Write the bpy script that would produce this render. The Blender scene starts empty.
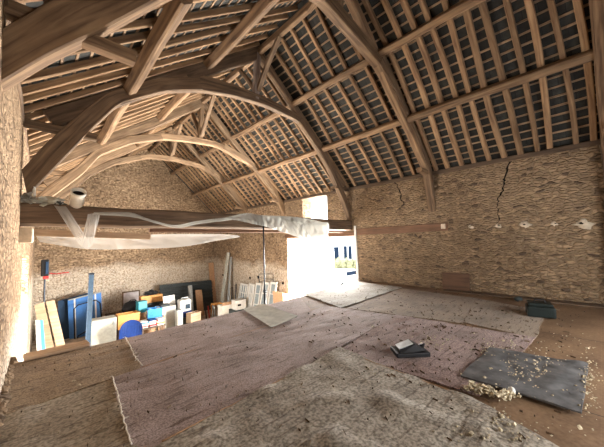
import bpy, bmesh, math, random
from mathutils import Vector, Matrix, noise
random.seed(7)
S = bpy.context.scene
COL = S.collection

# ------------------------------------------------------------------ camera
F = 280.0
RM = ((0.73479233, -0.02013074, -0.67799336),
      (-0.67775681, -0.06149531, -0.73271006),
      (-0.02694342, 0.99790434, -0.05883003))
RW = Matrix(RM)
CAM = Vector((0, 0, 1.6))
cd = bpy.data.cameras.new('camera'); cd.sensor_width = 36; cd.lens = 36 * F / 604
cd.clip_start = 0.02; cd.clip_end = 300
co = bpy.data.objects.new('camera', cd); COL.objects.link(co)
co.matrix_world = Matrix.Translation(CAM) @ RW.to_4x4()
S.camera = co

# ------------------------------------------------------------------ world and exposure
S.view_settings.view_transform = 'Standard'
S.view_settings.look = 'None'
S.view_settings.gamma = 1
S.view_settings.exposure = 3.2
w = bpy.data.worlds.new('overcast_sky'); S.world = w; w.use_nodes = True
bg = w.node_tree.nodes['Background']
bg.inputs[0].default_value = (0.88, 0.94, 1.0, 1); bg.inputs[1].default_value = 1.0
S.cycles.max_bounces = 10; S.cycles.diffuse_bounces = 7
S.cycles.transparent_max_bounces = 8
S.cycles.use_denoising = True
S.cycles.sample_clamp_indirect = 4

def area(name, loc, rot, sx, sy, power, color, portal=False):
    l = bpy.data.lights.new(name, 'AREA'); l.shape = 'RECTANGLE'; l.size = sx; l.size_y = sy
    l.energy = power; l.color = color
    if portal: l.cycles.is_portal = True
    o = bpy.data.objects.new(name, l); COL.objects.link(o); o.location = loc; o.rotation_euler = rot
    return o
R90 = math.pi / 2
# skylight portals in the openings (they only guide sky light, they give none)
area('portal_barn_door', (9.6, 8.75, -0.6), (0, R90, 0), 4.6, 4.0, 1, (1, 1, 1), True)
area('portal_slot', (9.6, 8.8, 2.75), (0, R90, 0), 1.6, 1.5, 1, (1, 1, 1), True)
# added warm fill from an invented opening in the end wall behind the camera
area('fill_end_opening', (4.6, -2.2, 1.15), (R90-0.55, 0, 0), 4.4, 1.6, 16, (1.0, 0.87, 0.71))
area('fill_door_to_gable', (10.1, 7.7, -0.9), (0, R90, -0.75), 2.0, 2.2, 520, (1.0, 0.95, 0.88))  # extra fill added in the doorway, turned to brighten the gable
# daylight through the opposite barn door in the left wall
area('daylight_opposite_door', (-0.85, 9.7, -0.7), (0, -R90, 0), 4.0, 3.2, 72, (1.0, 0.90, 0.77))
# daylight through the barn door, above the yard
area('daylight_barn_door', (10.4, 8.9, 0.75), (0, R90 - 0.06, 0), 2.2, 3.0, 310, (1.0, 0.94, 0.88))

# ------------------------------------------------------------------ photograph measures
def ray(px, py):
    return RW @ Vector(((px - 302) / F, -(py - 223.5) / F, -1))
def at_z(px, py, z=0.0):
    r = ray(px, py); return CAM + r * ((z - CAM.z) / r.z)
def at_y(px, py, y):
    r = ray(px, py); return CAM + r * (y / r.y)
def at_x(px, py, x):
    r = ray(px, py); return CAM + r * (x / r.x)

# ------------------------------------------------------------------ materials
def mat(name):
    m = bpy.data.materials.new(name); m.use_nodes = True
    nt = m.node_tree; b = nt.nodes['Principled BSDF']
    return m, nt, b
def N(nt, t, **k):
    n = nt.nodes.new(t)
    for a, v in k.items():
        if a.startswith('i_'):
            key = a[2:]
            n.inputs[int(key) if key.isdigit() else key].default_value = v
        else: setattr(n, a, v)
    return n
def ramp(nt, stops, fac):
    r = nt.nodes.new('ShaderNodeValToRGB')
    el = r.color_ramp.elements
    el[0].position, el[0].color = stops[0][0], (*stops[0][1], 1)
    el[1].position, el[1].color = stops[-1][0], (*stops[-1][1], 1)
    for p, c in stops[1:-1]:
        e = el.new(p); e.color = (*c, 1)
    nt.links.new(fac, r.inputs[0]); return r
def bump(nt, b, height, strength=0.5, dist=0.02):
    n = N(nt, 'ShaderNodeBump'); n.inputs['Strength'].default_value = strength
    n.inputs['Distance'].default_value = dist
    nt.links.new(height, n.inputs['Height']); nt.links.new(n.outputs[0], b.inputs['Normal'])
def mixc(nt, fac, a, c, mode='MIX'):
    m = N(nt, 'ShaderNodeMix', data_type='RGBA', blend_type=mode)
    for sock, v in ((m.inputs[0], fac), (m.inputs[6], a), (m.inputs[7], c)):
        if hasattr(v, 'node'): nt.links.new(v, sock)
        elif isinstance(v, (int, float)): sock.default_value = v
        else: sock.default_value = (*v, 1)
    return m.outputs[2]

def plain(name, col, rough=0.6, metal=0.0, var=0.12, scale=14):
    m, nt, b = mat(name)
    tc = N(nt, 'ShaderNodeTexCoord'); n = N(nt, 'ShaderNodeTexNoise')
    n.inputs['Scale'].default_value = scale; n.inputs['Detail'].default_value = 5
    nt.links.new(tc.outputs['Object'], n.inputs['Vector'])
    lo = tuple(max(0, c * (1 - var * 2)) for c in col); hi = tuple(min(1, c * (1 + var)) for c in col)
    r = ramp(nt, [(0.3, lo), (0.7, hi)], n.outputs['Fac'])
    nt.links.new(r.outputs[0], b.inputs['Base Color'])
    b.inputs['Roughness'].default_value = rough; b.inputs['Metallic'].default_value = metal
    if max(col) < 0.2: b.inputs['Specular IOR Level'].default_value = 0.15
    return m

def wood(name, dark, light, rough=0.8, bscale=1.0):
    m, nt, b = mat(name)
    uv = N(nt, 'ShaderNodeTexCoord'); mp = N(nt, 'ShaderNodeMapping')
    mp.inputs['Scale'].default_value = (1.3, 16, 1)
    oi = N(nt, 'ShaderNodeObjectInfo')
    cm = N(nt, 'ShaderNodeCombineXYZ')
    mu = N(nt, 'ShaderNodeMath', operation='MULTIPLY'); mu.inputs[1].default_value = 37
    nt.links.new(oi.outputs['Random'], mu.inputs[0]); nt.links.new(mu.outputs[0], cm.inputs[0]); nt.links.new(mu.outputs[0], cm.inputs[1])
    nt.links.new(cm.outputs[0], mp.inputs['Location'])
    nt.links.new(uv.outputs['UV'], mp.inputs['Vector'])
    n = N(nt, 'ShaderNodeTexNoise'); n.inputs['Scale'].default_value = 1; n.inputs['Detail'].default_value = 7
    n.inputs['Distortion'].default_value = 0.6
    nt.links.new(mp.outputs[0], n.inputs['Vector'])
    n2 = N(nt, 'ShaderNodeTexNoise'); n2.inputs['Scale'].default_value = 2.2; n2.inputs['Detail'].default_value = 3
    nt.links.new(uv.outputs['Object'], n2.inputs['Vector'])
    r = ramp(nt, [(0.28, dark), (0.5, tuple((a + c) / 2 for a, c in zip(dark, light))), (0.72, light)], n.outputs['Fac'])
    c = mixc(nt, 0.55, r.outputs[0], ramp(nt, [(0.3, (0.55, 0.5, 0.46)), (0.7, (1, 1, 1))], n2.outputs['Fac']).outputs[0], 'MULTIPLY')
    mr = N(nt, 'ShaderNodeMapRange'); mr.inputs[3].default_value = 0.72; mr.inputs[4].default_value = 1.2
    nt.links.new(oi.outputs['Random'], mr.inputs[0])
    c2 = mixc(nt, 1.0, c, (1, 1, 1), 'MULTIPLY')
    nt.links.new(mr.outputs[0], c2.node.inputs[7])
    nt.links.new(c2, b.inputs['Base Color'])
    b.inputs['Roughness'].default_value = rough
    bump(nt, b, n.outputs['Fac'], 0.5 * bscale, 0.02)
    return m

def stone(name, light, dark, mortar, wash=None, low_z=0.3):
    m, nt, b = mat(name)
    tc = N(nt, 'ShaderNodeTexCoord'); sp = N(nt, 'ShaderNodeSeparateXYZ')
    nt.links.new(tc.outputs['Object'], sp.inputs[0])
    ad = N(nt, 'ShaderNodeMath', operation='ADD'); nt.links.new(sp.outputs[0], ad.inputs[0]); nt.links.new(sp.outputs[1], ad.inputs[1])
    cb = N(nt, 'ShaderNodeCombineXYZ'); nt.links.new(ad.outputs[0], cb.inputs[0]); nt.links.new(sp.outputs[2], cb.inputs[1])
    dn = N(nt, 'ShaderNodeTexNoise'); dn.inputs['Scale'].default_value = 2.4; dn.inputs['Detail'].default_value = 3
    nt.links.new(cb.outputs[0], dn.inputs['Vector'])
    dm = N(nt, 'ShaderNodeVectorMath', operation='SCALE'); dm.inputs['Scale'].default_value = 0.16
    nt.links.new(dn.outputs['Color'], dm.inputs[0])
    va = N(nt, 'ShaderNodeVectorMath', operation='ADD'); nt.links.new(cb.outputs[0], va.inputs[0]); nt.links.new(dm.outputs[0], va.inputs[1])
    mp = N(nt, 'ShaderNodeMapping'); mp.inputs['Scale'].default_value = (6.2, 15, 1)
    nt.links.new(va.outputs[0], mp.inputs['Vector'])
    v = N(nt, 'ShaderNodeTexVoronoi', voronoi_dimensions='2D'); v.inputs['Scale'].default_value = 1; v.inputs['Randomness'].default_value = 0.9
    e = N(nt, 'ShaderNodeTexVoronoi', voronoi_dimensions='2D', feature='DISTANCE_TO_EDGE'); e.inputs['Scale'].default_value = 1; e.inputs['Randomness'].default_value = 0.9
    nt.links.new(mp.outputs[0], v.inputs['Vector']); nt.links.new(mp.outputs[0], e.inputs['Vector'])
    sc = N(nt, 'ShaderNodeSeparateColor'); nt.links.new(v.outputs['Color'], sc.inputs[0])
    cell = ramp(nt, [(0.0, dark), (0.12, tuple((a * 2 + c) / 3 for a, c in zip(light, dark))), (0.7, light), (1.0, tuple(min(1, c * 1.25) for c in light))], sc.outputs[0])
    fn = N(nt, 'ShaderNodeTexNoise'); fn.inputs['Scale'].default_value = 11; fn.inputs['Detail'].default_value = 6
    nt.links.new(tc.outputs['Object'], fn.inputs['Vector'])
    c = mixc(nt, 0.6, cell.outputs[0], ramp(nt, [(0.3, (0.5, 0.46, 0.42)), (0.62, (1, 1, 1))], fn.outputs['Fac']).outputs[0], 'MULTIPLY')
    em = N(nt, 'ShaderNodeMath', operation='MULTIPLY_ADD'); em.inputs[1].default_value = 0.5; nt.links.new(fn.outputs['Fac'], em.inputs[0])
    em.inputs[2].default_value = -0.25
    es = N(nt, 'ShaderNodeMath', operation='ADD'); nt.links.new(e.outputs['Distance'], es.inputs[0]); nt.links.new(em.outputs[0], es.inputs[1])
    mk = ramp(nt, [(0.02, (1, 1, 1)), (0.13, (0, 0, 0))], es.outputs[0])
    c = mixc(nt, mk.outputs[0], c, mortar)
    pit = ramp(nt, [(0.30, (0.12, 0.09, 0.07)), (0.36, (1, 1, 1))], fn.outputs['Fac'])
    c = mixc(nt, 0.45, c, pit.outputs[0], 'MULTIPLY')
    ln = N(nt, 'ShaderNodeTexNoise'); ln.inputs['Scale'].default_value = 0.55; ln.inputs['Detail'].default_value = 5
    nt.links.new(tc.outputs['Object'], ln.inputs['Vector'])
    c = mixc(nt, 0.7, c, ramp(nt, [(0.35, (0.62, 0.58, 0.54)), (0.65, (1, 1, 1))], ln.outputs['Fac']).outputs[0], 'MULTIPLY')
    if wash:  # paler colour mixed in below a wobbly height
        zz = N(nt, 'ShaderNodeMath', operation='MULTIPLY_ADD'); zz.inputs[1].default_value = 1.6
        nt.links.new(ln.outputs['Fac'], zz.inputs[0]); nt.links.new(sp.outputs[2], zz.inputs[2])
        zf = N(nt, 'ShaderNodeMapRange'); zf.inputs[1].default_value = low_z + 1.0; zf.inputs[2].default_value = low_z + 0.55
        nt.links.new(zz.outputs[0], zf.inputs[0])
        zk = N(nt, 'ShaderNodeMath', operation='MULTIPLY'); zk.inputs[1].default_value = 0.66; nt.links.new(zf.outputs[0], zk.inputs[0])
        c = mixc(nt, zk.outputs[0], c, wash)
        c = mixc(nt, 0.8, c, ramp(nt, [(0.0, (0.5, 0.42, 0.33)), (0.10, (1, 1, 1))], es.outputs[0]).outputs[0], 'MULTIPLY')
        c = mixc(nt, 0.55, c, ramp(nt, [(0.32, (0.65, 0.58, 0.5)), (0.55, (1, 1, 1))], fn.outputs['Fac']).outputs[0], 'MULTIPLY')
    nt.links.new(c, b.inputs['Base Color']); b.inputs['Roughness'].default_value = 0.95
    hh = ramp(nt, [(0.0, (0, 0, 0)), (0.25, (1, 1, 1))], es.outputs[0])
    ha = N(nt, 'ShaderNodeMath', operation='MULTIPLY_ADD'); ha.inputs[1].default_value = 0.9
    nt.links.new(fn.outputs['Fac'], ha.inputs[0]); nt.links.new(hh.outputs[0], ha.inputs[2])
    hb = N(nt, 'ShaderNodeMath', operation='ADD'); nt.links.new(ha.outputs[0], hb.inputs[0]); nt.links.new(sc.outputs[1], hb.inputs[1])
    bump(nt, b, hb.outputs[0], 0.9, 0.035)
    return m

def slate(name):
    m, nt, b = mat(name)
    tc = N(nt, 'ShaderNodeTexCoord')
    br = N(nt, 'ShaderNodeTexBrick'); br.inputs['Scale'].default_value = 1
    br.inputs['Brick Width'].default_value = 0.24; br.inputs['Row Height'].default_value = 0.22
    br.inputs['Mortar Size'].default_value = 0.006
    br.inputs['Color1'].default_value = (0.012, 0.0125, 0.011, 1); br.inputs['Color2'].default_value = (0.036, 0.038, 0.033, 1)
    br.inputs['Mortar'].default_value = (0.008, 0.008, 0.008, 1)
    nt.links.new(tc.outputs['UV'], br.inputs['Vector'])
    n = N(nt, 'ShaderNodeTexNoise'); n.inputs['Scale'].default_value = 9; n.inputs['Detail'].default_value = 6
    nt.links.new(tc.outputs['UV'], n.inputs['Vector'])
    c = mixc(nt, 0.8, br.outputs[0], ramp(nt, [(0.35, (0.35, 0.33, 0.3)), (0.65, (1.0, 1.0, 1.0))], n.outputs['Fac']).outputs[0], 'MULTIPLY')
    nt.links.new(c, b.inputs['Base Color']); b.inputs['Roughness'].default_value = 0.75
    s = N(nt, 'ShaderNodeMath', operation='SUBTRACT'); nt.links.new(n.outputs['Fac'], s.inputs[0]); nt.links.new(br.outputs['Fac'], s.inputs[1])
    bump(nt, b, s.outputs[0], 0.8, 0.02)
    return m

def carpet(name, col, col2, speck=60, stripe=None):
    m, nt, b = mat(name)
    tc = N(nt, 'ShaderNodeTexCoord')
    n = N(nt, 'ShaderNodeTexNoise'); n.inputs['Scale'].default_value = speck; n.inputs['Detail'].default_value = 4
    nt.links.new(tc.outputs['Object'], n.inputs['Vector'])
    l = N(nt, 'ShaderNodeTexNoise'); l.inputs['Scale'].default_value = 1.6; l.inputs['Detail'].default_value = 6
    nt.links.new(tc.outputs['Object'], l.inputs['Vector'])
    r = ramp(nt, [(0.34, col2), (0.62, col)], n.outputs['Fac'])
    c = mixc(nt, 0.8, r.outputs[0], ramp(nt, [(0.3, (0.55, 0.5, 0.45)), (0.6, (1, 1, 1))], l.outputs['Fac']).outputs[0], 'MULTIPLY')
    # trodden-in dirt streaks
    mp = N(nt, 'ShaderNodeMapping'); mp.inputs['Scale'].default_value = (2.2, 14, 1); mp.inputs['Rotation'].default_value = (0, 0, 0.12)
    nt.links.new(tc.outputs['Object'], mp.inputs['Vector'])
    k = N(nt, 'ShaderNodeTexNoise'); k.inputs['Scale'].default_value = 1.5; k.inputs['Detail'].default_value = 7
    nt.links.new(mp.outputs[0], k.inputs['Vector'])
    c = mixc(nt, 0.85, c, ramp(nt, [(0.33, (0.32, 0.25, 0.2)), (0.44, (1, 1, 1))], k.outputs['Fac']).outputs[0], 'MULTIPLY')
    nt.links.new(c, b.inputs['Base Color']); b.inputs['Roughness'].default_value = 0.95
    b.inputs['Sheen Weight'].default_value = 0.12; b.inputs['Specular IOR Level'].default_value = 0.15
    bump(nt, b, n.outputs['Fac'], 0.6, 0.006)
    return m

def boards(name, a, c_, bw=1.2, bh=2.4):
    m, nt, b = mat(name)
    tc = N(nt, 'ShaderNodeTexCoord'); br = N(nt, 'ShaderNodeTexBrick')
    br.inputs['Scale'].default_value = 1; br.inputs['Brick Width'].default_value = bh; br.inputs['Row Height'].default_value = bw
    br.inputs['Mortar Size'].default_value = 0.006
    br.inputs['Color1'].default_value = (*a, 1); br.inputs['Color2'].default_value = (*c_, 1); br.inputs['Mortar'].default_value = (0.03, 0.02, 0.015, 1)
    nt.links.new(tc.outputs['Object'], br.inputs['Vector'])
    n = N(nt, 'ShaderNodeTexNoise'); n.inputs['Scale'].default_value = 26; n.inputs['Detail'].default_value = 6
    nt.links.new(tc.outputs['Object'], n.inputs['Vector'])
    l = N(nt, 'ShaderNodeTexNoise'); l.inputs['Scale'].default_value = 1.3; l.inputs['Detail'].default_value = 6
    nt.links.new(tc.outputs['Object'], l.inputs['Vector'])
    c = mixc(nt, 0.6, br.outputs[0], ramp(nt, [(0.3, (0.5, 0.42, 0.36)), (0.65, (1, 1, 1))], n.outputs['Fac']).outputs[0], 'MULTIPLY')
    c = mixc(nt, 0.8, c, ramp(nt, [(0.35, (0.5, 0.45, 0.4)), (0.6, (1, 1, 1))], l.outputs['Fac']).outputs[0], 'MULTIPLY')
    nt.links.new(c, b.inputs['Base Color']); b.inputs['Roughness'].default_value = 0.85
    bump(nt, b, n.outputs['Fac'], 0.4, 0.008)
    return m

def film(name, col, transp=0.35, rough=0.4):
    m, nt, b = mat(name)
    out = nt.nodes['Material Output']
    b.inputs['Base Color'].default_value = (*col, 1); b.inputs['Roughness'].default_value = rough
    tl = N(nt, 'ShaderNodeBsdfTranslucent'); tl.inputs[0].default_value = (*col, 1)
    tp = N(nt, 'ShaderNodeBsdfTransparent')
    m1 = N(nt, 'ShaderNodeMixShader'); m1.inputs[0].default_value = 0.45
    nt.links.new(b.outputs[0], m1.inputs[1]); nt.links.new(tl.outputs[0], m1.inputs[2])
    m2 = N(nt, 'ShaderNodeMixShader'); m2.inputs[0].default_value = transp
    nt.links.new(m1.outputs[0], m2.inputs[1]); nt.links.new(tp.outputs[0], m2.inputs[2])
    nt.links.new(m2.outputs[0], out.inputs[0])
    return m

M = {
 'oak': wood('aged_oak', (0.10, 0.055, 0.03), (0.35, 0.225, 0.125)),
 'rafter': wood('rafter_oak', (0.15, 0.08, 0.04), (0.44, 0.285, 0.155)),
 'pale': wood('pale_oak', (0.13, 0.08, 0.045), (0.40, 0.275, 0.165)),
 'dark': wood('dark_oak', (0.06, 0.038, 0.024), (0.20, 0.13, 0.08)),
 'shaded': wood('shaded_oak', (0.07, 0.045, 0.03), (0.30, 0.20, 0.12)),  # darker oak copy, shade of the camera-facing truss faces put into its colour
 'grey': wood('grey_oak', (0.14, 0.11, 0.10), (0.40, 0.34, 0.31)),
 'brown': wood('brown_board', (0.10, 0.05, 0.028), (0.20, 0.105, 0.058)),
 'ply': wood('tan_board', (0.38, 0.25, 0.15), (0.58, 0.42, 0.28), 0.7, 0.3),
 'batten': wood('batten_wood', (0.16, 0.10, 0.06), (0.42, 0.29, 0.18)),
 'stone': stone('rubble_limestone', (0.35, 0.245, 0.15), (0.11, 0.075, 0.05), (0.26, 0.185, 0.115)),
 'stone_pale_low': stone('pale_low_limestone', (0.44, 0.315, 0.20), (0.15, 0.10, 0.06), (0.36, 0.26, 0.165), (0.74, 0.66, 0.55), 0.35),
 'ashlar': plain('dressed_stone', (0.60, 0.50, 0.38), 0.9, 0, 0.15, 9),
 'slate': slate('roof_slate'),
 'floor': boards('chipboard_floor', (0.25, 0.155, 0.085), (0.20, 0.125, 0.07)),
 'earth': plain('earth_floor', (0.50, 0.42, 0.33), 0.95, 0, 0.3, 3),
 'yard': plain('yard_gravel', (0.60, 0.57, 0.50), 0.95, 0, 0.15, 2),
 'film': film('plastic_film', (0.46, 0.46, 0.43), 0.22),
 'film2': film('thin_plastic_film', (0.70, 0.69, 0.66), 0.55),
 'steel': plain('dark_steel', (0.035, 0.04, 0.05), 0.45, 0.6),
 'galv': plain('galvanised', (0.42, 0.45, 0.46), 0.45, 0.5),
 'white': plain('white_paint', (0.62, 0.61, 0.58), 0.5, 0, 0.06),
 'cream': plain('cream_plastic', (0.42, 0.42, 0.37), 0.5, 0, 0.08),
 'black': plain('black_plastic', (0.018, 0.018, 0.02), 0.45, 0, 0.1),
 'blackish': plain('dark_green_plastic', (0.012, 0.017, 0.016), 0.5, 0, 0.1),
 'red': plain('red_plastic', (0.55, 0.03, 0.03), 0.45),
 'orange': plain('orange_plastic', (0.60, 0.28, 0.07), 0.5),
 'blue': plain('table_blue', (0.035, 0.16, 0.45), 0.45, 0, 0.06),
 'navy': plain('navy_plastic', (0.008, 0.026, 0.12), 0.4),
 'sky': plain('light_blue_plastic', (0.04, 0.25, 0.60), 0.45),
 'teal': plain('teal_plastic', (0.03, 0.26, 0.34), 0.45),
 'bluegrey': plain('blue_grey_metal', (0.03, 0.05, 0.075), 0.7, 0.0),
 'greymat': plain('grey_hardboard', (0.46, 0.47, 0.42), 0.7, 0, 0.15, 8),
 'charcoal': plain('charcoal_sheet', (0.045, 0.055, 0.058), 0.6),
 'rubber': plain('grey_rubber', (0.135, 0.135, 0.14), 0.55, 0, 0.25, 8),
 'glass': plain('window_glass', (0.22, 0.27, 0.29), 0.12, 0, 0.1),
 'wool': plain('insulation_wool', (0.52, 0.44, 0.30), 0.95, 0, 0.4, 40),
 'pvc': plain('white_pvc', (0.80, 0.78, 0.72), 0.4, 0, 0.05),
 'card': plain('cardboard', (0.42, 0.25, 0.14), 0.85),
 'house': plain('house_render', (0.80, 0.80, 0.78), 0.9, 0, 0.05),
 'window': plain('house_window_blue', (0.006, 0.014, 0.03), 0.9, 0, 0.05),
 'shutter': plain('blue_shutter', (0.02, 0.045, 0.09), 0.6, 0, 0.05),
 'hedge': plain('hedge_leaves', (0.22, 0.21, 0.11), 0.9, 0, 0.3, 6),
 'hole_shade': plain('shaded_hollow', (0.012, 0.009, 0.007), 1.0),  # near-black for cracks and hollows, their inner shade put into the colour
 'thread': plain('frayed_thread', (0.72, 0.68, 0.62), 0.9),
 'straw': plain('straw_debris', (0.15, 0.105, 0.07), 0.95, 0, 0.4, 5),
}
CP = {
 'olive': carpet('olive_brown_carpet', (0.40, 0.30, 0.19), (0.16, 0.11, 0.06)),
 'mauve': carpet('mauve_carpet', (0.45, 0.36, 0.345), (0.19, 0.14, 0.13)),
 'rose': carpet('rose_carpet', (0.37, 0.26, 0.24), (0.15, 0.095, 0.085)),
 'beige': carpet('beige_grey_carpet', (0.48, 0.42, 0.33), (0.20, 0.17, 0.125), 38),
 'grey': carpet('grey_carpet', (0.50, 0.455, 0.385), (0.17, 0.15, 0.12), 38),
 'tan': carpet('tan_carpet', (0.31, 0.235, 0.16), (0.17, 0.12, 0.08)),
 'pale': carpet('pale_mat_carpet', (0.42, 0.415, 0.37), (0.27, 0.265, 0.23)),
}

# ------------------------------------------------------------------ mesh helpers
class MB:
    def __init__(s): s.v = []; s.f = []; s.uv = []
    def face(s, ids, uvs=None):
        s.f.append(tuple(ids)); s.uv.append(uvs or [(s.v[i][0] + s.v[i][1], s.v[i][2]) for i in ids])
    def box(s, a, b, tr=None):
        x0, y0, z0 = a; x1, y1, z1 = b; n = len(s.v)
        P = [Vector(p) for p in ((x0,y0,z0),(x1,y0,z0),(x1,y1,z0),(x0,y1,z0),(x0,y0,z1),(x1,y0,z1),(x1,y1,z1),(x0,y1,z1))]
        if tr is not None: P = [tr @ p for p in P]
        s.v += P
        d = (x1-x0, y1-y0, z1-z0); L = max(range(3), key=lambda i: d[i])
        base = ((x0,y0,z0),(x1,y0,z0),(x1,y1,z0),(x0,y1,z0),(x0,y0,z1),(x1,y0,z1),(x1,y1,z1),(x0,y1,z1))
        o = [i for i in range(3) if i != L]
        for q in ((0,3,2,1),(4,5,6,7),(0,1,5,4),(1,2,6,5),(2,3,7,6),(3,0,4,7)):
            s.f.append(tuple(n+i for i in q)); s.uv.append([(base[i][L], base[i][o[0]] + base[i][o[1]]) for i in q])
        return s
    def rings(s, rings, cap=True, closed=True, ulen=None, per=None):
        """rings: list of lists of Vectors, same count"""
        n0 = len(s.v); k = len(rings[0])
        for r in rings: s.v += [Vector(p) for p in r]
        u = 0; us = [0]
        for i in range(1, len(rings)):
            c0 = sum((Vector(p) for p in rings[i-1]), Vector()) / k; c1 = sum((Vector(p) for p in rings[i]), Vector()) / k
            u += (c1 - c0).length; us.append(u)
        vs = [0]
        R0 = [Vector(p) for p in rings[len(rings)//2]]
        for j in range(k): vs.append(vs[-1] + (R0[(j+1) % k] - R0[j]).length)
        m = k if closed else k - 1
        for i in range(len(rings)-1):
            for j in range(m):
                a = n0+i*k+j; b = n0+i*k+(j+1) % k; c = b+k; d = a+k
                s.f.append((a, b, c, d)); s.uv.append([(us[i], vs[j]), (us[i], vs[j+1]), (us[i+1], vs[j+1]), (us[i+1], vs[j])])
        if cap and closed:
            s.f.append(tuple(n0+j for j in range(k))[::-1]); s.uv.append([(0.0, vs[j]) for j in range(k)][::-1])
            e = n0+(len(rings)-1)*k
            s.f.append(tuple(e+j for j in range(k))); s.uv.append([(us[-1], vs[j]) for j in range(k)])
        return s
    def beam(s, pts, w, h, up=(0,0,1), jit=0.0, seed=0, ch=0.14, n=None):
        """chamfered rectangular timber along pts; w across, h along up"""
        pts = [Vector(p) for p in pts]
        if len(pts) == 2 and jit > 0:
            L = (pts[1]-pts[0]).length; n = n or max(3, int(L/0.5)); pts = [pts[0].lerp(pts[1], i/n) for i in range(n+1)]
        R = []
        for i, p in enumerate(pts):
            t = (pts[min(i+1, len(pts)-1)] - pts[max(i-1, 0)]).normalized()
            sd = t.cross(Vector(up)).normalized(); u = sd.cross(t).normalized()
            if jit:
                q = Vector((seed*3.7+i*0.37, seed*1.3, i*0.21))
                p = p + sd*noise.noise(q)*jit + u*noise.noise(q+Vector((9, 4, 2)))*jit*0.7
                ww = w*(1+0.5*jit/w*noise.noise(q+Vector((3, 7, 1)))); hh = h*(1+0.5*jit/h*noise.noise(q+Vector((1, 2, 8))))
            else: ww, hh = w, h
            c = min(ww, hh)*ch; a, b = ww/2, hh/2
            R.append([p+sd*x+u*y for x, y in ((-a+c,-b),(a-c,-b),(a,-b+c),(a,b-c),(a-c,b),(-a+c,b),(-a,b-c),(-a,-b+c))])
        return s.rings(R)
    def blade(s, inner, outer, y0, y1, n=26):
        """curved timber lying in a cross plane: inner and outer outlines (x, z), thickness y0..y1"""
        A = resample(inner, n, 0.12); B = resample(outer, n, 0.12); R = []
        for (ax, az), (bx, bz) in zip(A, B):
            d = Vector((bx-ax, bz-az)); L = d.length; c = min(0.02, L*0.2); e = d.normalized()*c
            ip = (ax+e.x, az+e.y); op = (bx-e.x, bz-e.y)
            R.append([Vector(p) for p in ((ax, y0+c, az), (ax, y1-c, az), (ip[0], y1, ip[1]), (op[0], y1, op[1]), (bx, y1-c, bz), (bx, y0+c, bz), (op[0], y0, op[1]), (ip[0], y0, ip[1]))])
        return s.rings(R)
    def tube(s, pts, r, n=10, r2=None, cap=True):
        pts = [Vector(p) for p in pts]; R = []
        for i, p in enumerate(pts):
            t = (pts[min(i+1, len(pts)-1)] - pts[max(i-1, 0)]).normalized()
            a = t.orthogonal() if i == 0 else (a0 - t*a0.dot(t))
            a = a.normalized(); a0 = a; b = t.cross(a)
            rr = r if r2 is None else r + (r2-r)*i/(len(pts)-1)
            R.append([p + (a*math.cos(2*math.pi*j/n) + b*math.sin(2*math.pi*j/n))*rr for j in range(n)])
        return s.rings(R, cap)
    def lathe(s, prof, n=20, c=(0, 0, 0), tr=None):
        R = []
        for r, z in prof:
            q = [Vector((c[0]+r*math.cos(2*math.pi*j/n), c[1]+r*math.sin(2*math.pi*j/n), c[2]+z)) for j in range(n)]
            if tr is not None: q = [tr @ p for p in q]
            R.append(q)
        return s.rings(R, cap=True)
    def blob(s, c, r, seed=0, sq=(1, 1, 1), amp=0.35, sub=2, fr=2.5):
        bm = bmesh.new(); bmesh.ops.create_icosphere(bm, subdivisions=sub, radius=1)
        n0 = len(s.v)
        for v in bm.verts:
            k = 1 + amp*noise.noise(v.co*fr + Vector((seed*5.1, seed*2.3, 0)))*1.6
            s.v.append(Vector(c) + Vector((v.co.x*sq[0], v.co.y*sq[1], v.co.z*sq[2]))*r*k)
        for f in bm.faces: s.face([n0+v.index for v in f.verts])
        bm.free(); return s
    def build(s, name, m, parent=None, smooth=False, bevel=0):
        me = bpy.data.meshes.new(name); me.from_pydata([tuple(v) for v in s.v], [], s.f); 
        uv = me.uv_layers.new(name='UVMap'); k = 0
        for u in s.uv:
            for q in u: uv.data[k].uv = q; k += 1
        me.materials.append(M[m] if isinstance(m, str) else m)
        if smooth:
            for p in me.polygons: p.use_smooth = True
        me.validate(); me.update()
        o = bpy.data.objects.new(name, me); COL.objects.link(o)
        if parent is not None:
            o.parent = parent
            o.matrix_parent_inverse = Matrix.Translation(-parent.location)
        if bevel:
            b = o.modifiers.new('bevel', 'BEVEL'); b.width = bevel; b.segments = 2; b.limit_method = 'ANGLE'
        return o

def resample(pts, n, tens=0.5):
    P = [Vector(p) for p in pts]
    # catmull-rom then arc length
    Q = [P[0]*2-P[1]] + P + [P[-1]*2-P[-2]]; D = []
    for i in range(1, len(Q)-2):
        for k in range(8):
            t = k/8; a, b, c, d = Q[i-1], Q[i], Q[i+1], Q[i+2]
            D.append(b.lerp(c, t).lerp(0.5*((2*b)+(c-a)*t+(2*a-5*b+4*c-d)*t*t+(3*b-a-3*c+d)*t**3), 2*tens))
    D.append(P[-1]); L = [0]
    for i in range(1, len(D)): L.append(L[-1]+(D[i]-D[i-1]).length)
    out = []; j = 0
    for i in range(n):
        s = L[-1]*i/(n-1)
        while j < len(L)-2 and L[j+1] < s: j += 1
        t = (s-L[j])/max(1e-9, L[j+1]-L[j]); out.append(tuple(D[j].lerp(D[j+1], min(1, t))))
    return out

def tag(o, label, cat, group=None, kind=None):
    o['label'] = label; o['category'] = cat
    if group: o['group'] = group
    if kind: o['kind'] = kind
    return o
def thing(name, loc, label, cat, group=None):
    o = bpy.data.objects.new(name, None); COL.objects.link(o); o.location = loc
    return tag(o, label, cat, group)
def struct(o): o['kind'] = 'structure'; return o
def lab(o, l): o['label'] = l; return o

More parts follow.
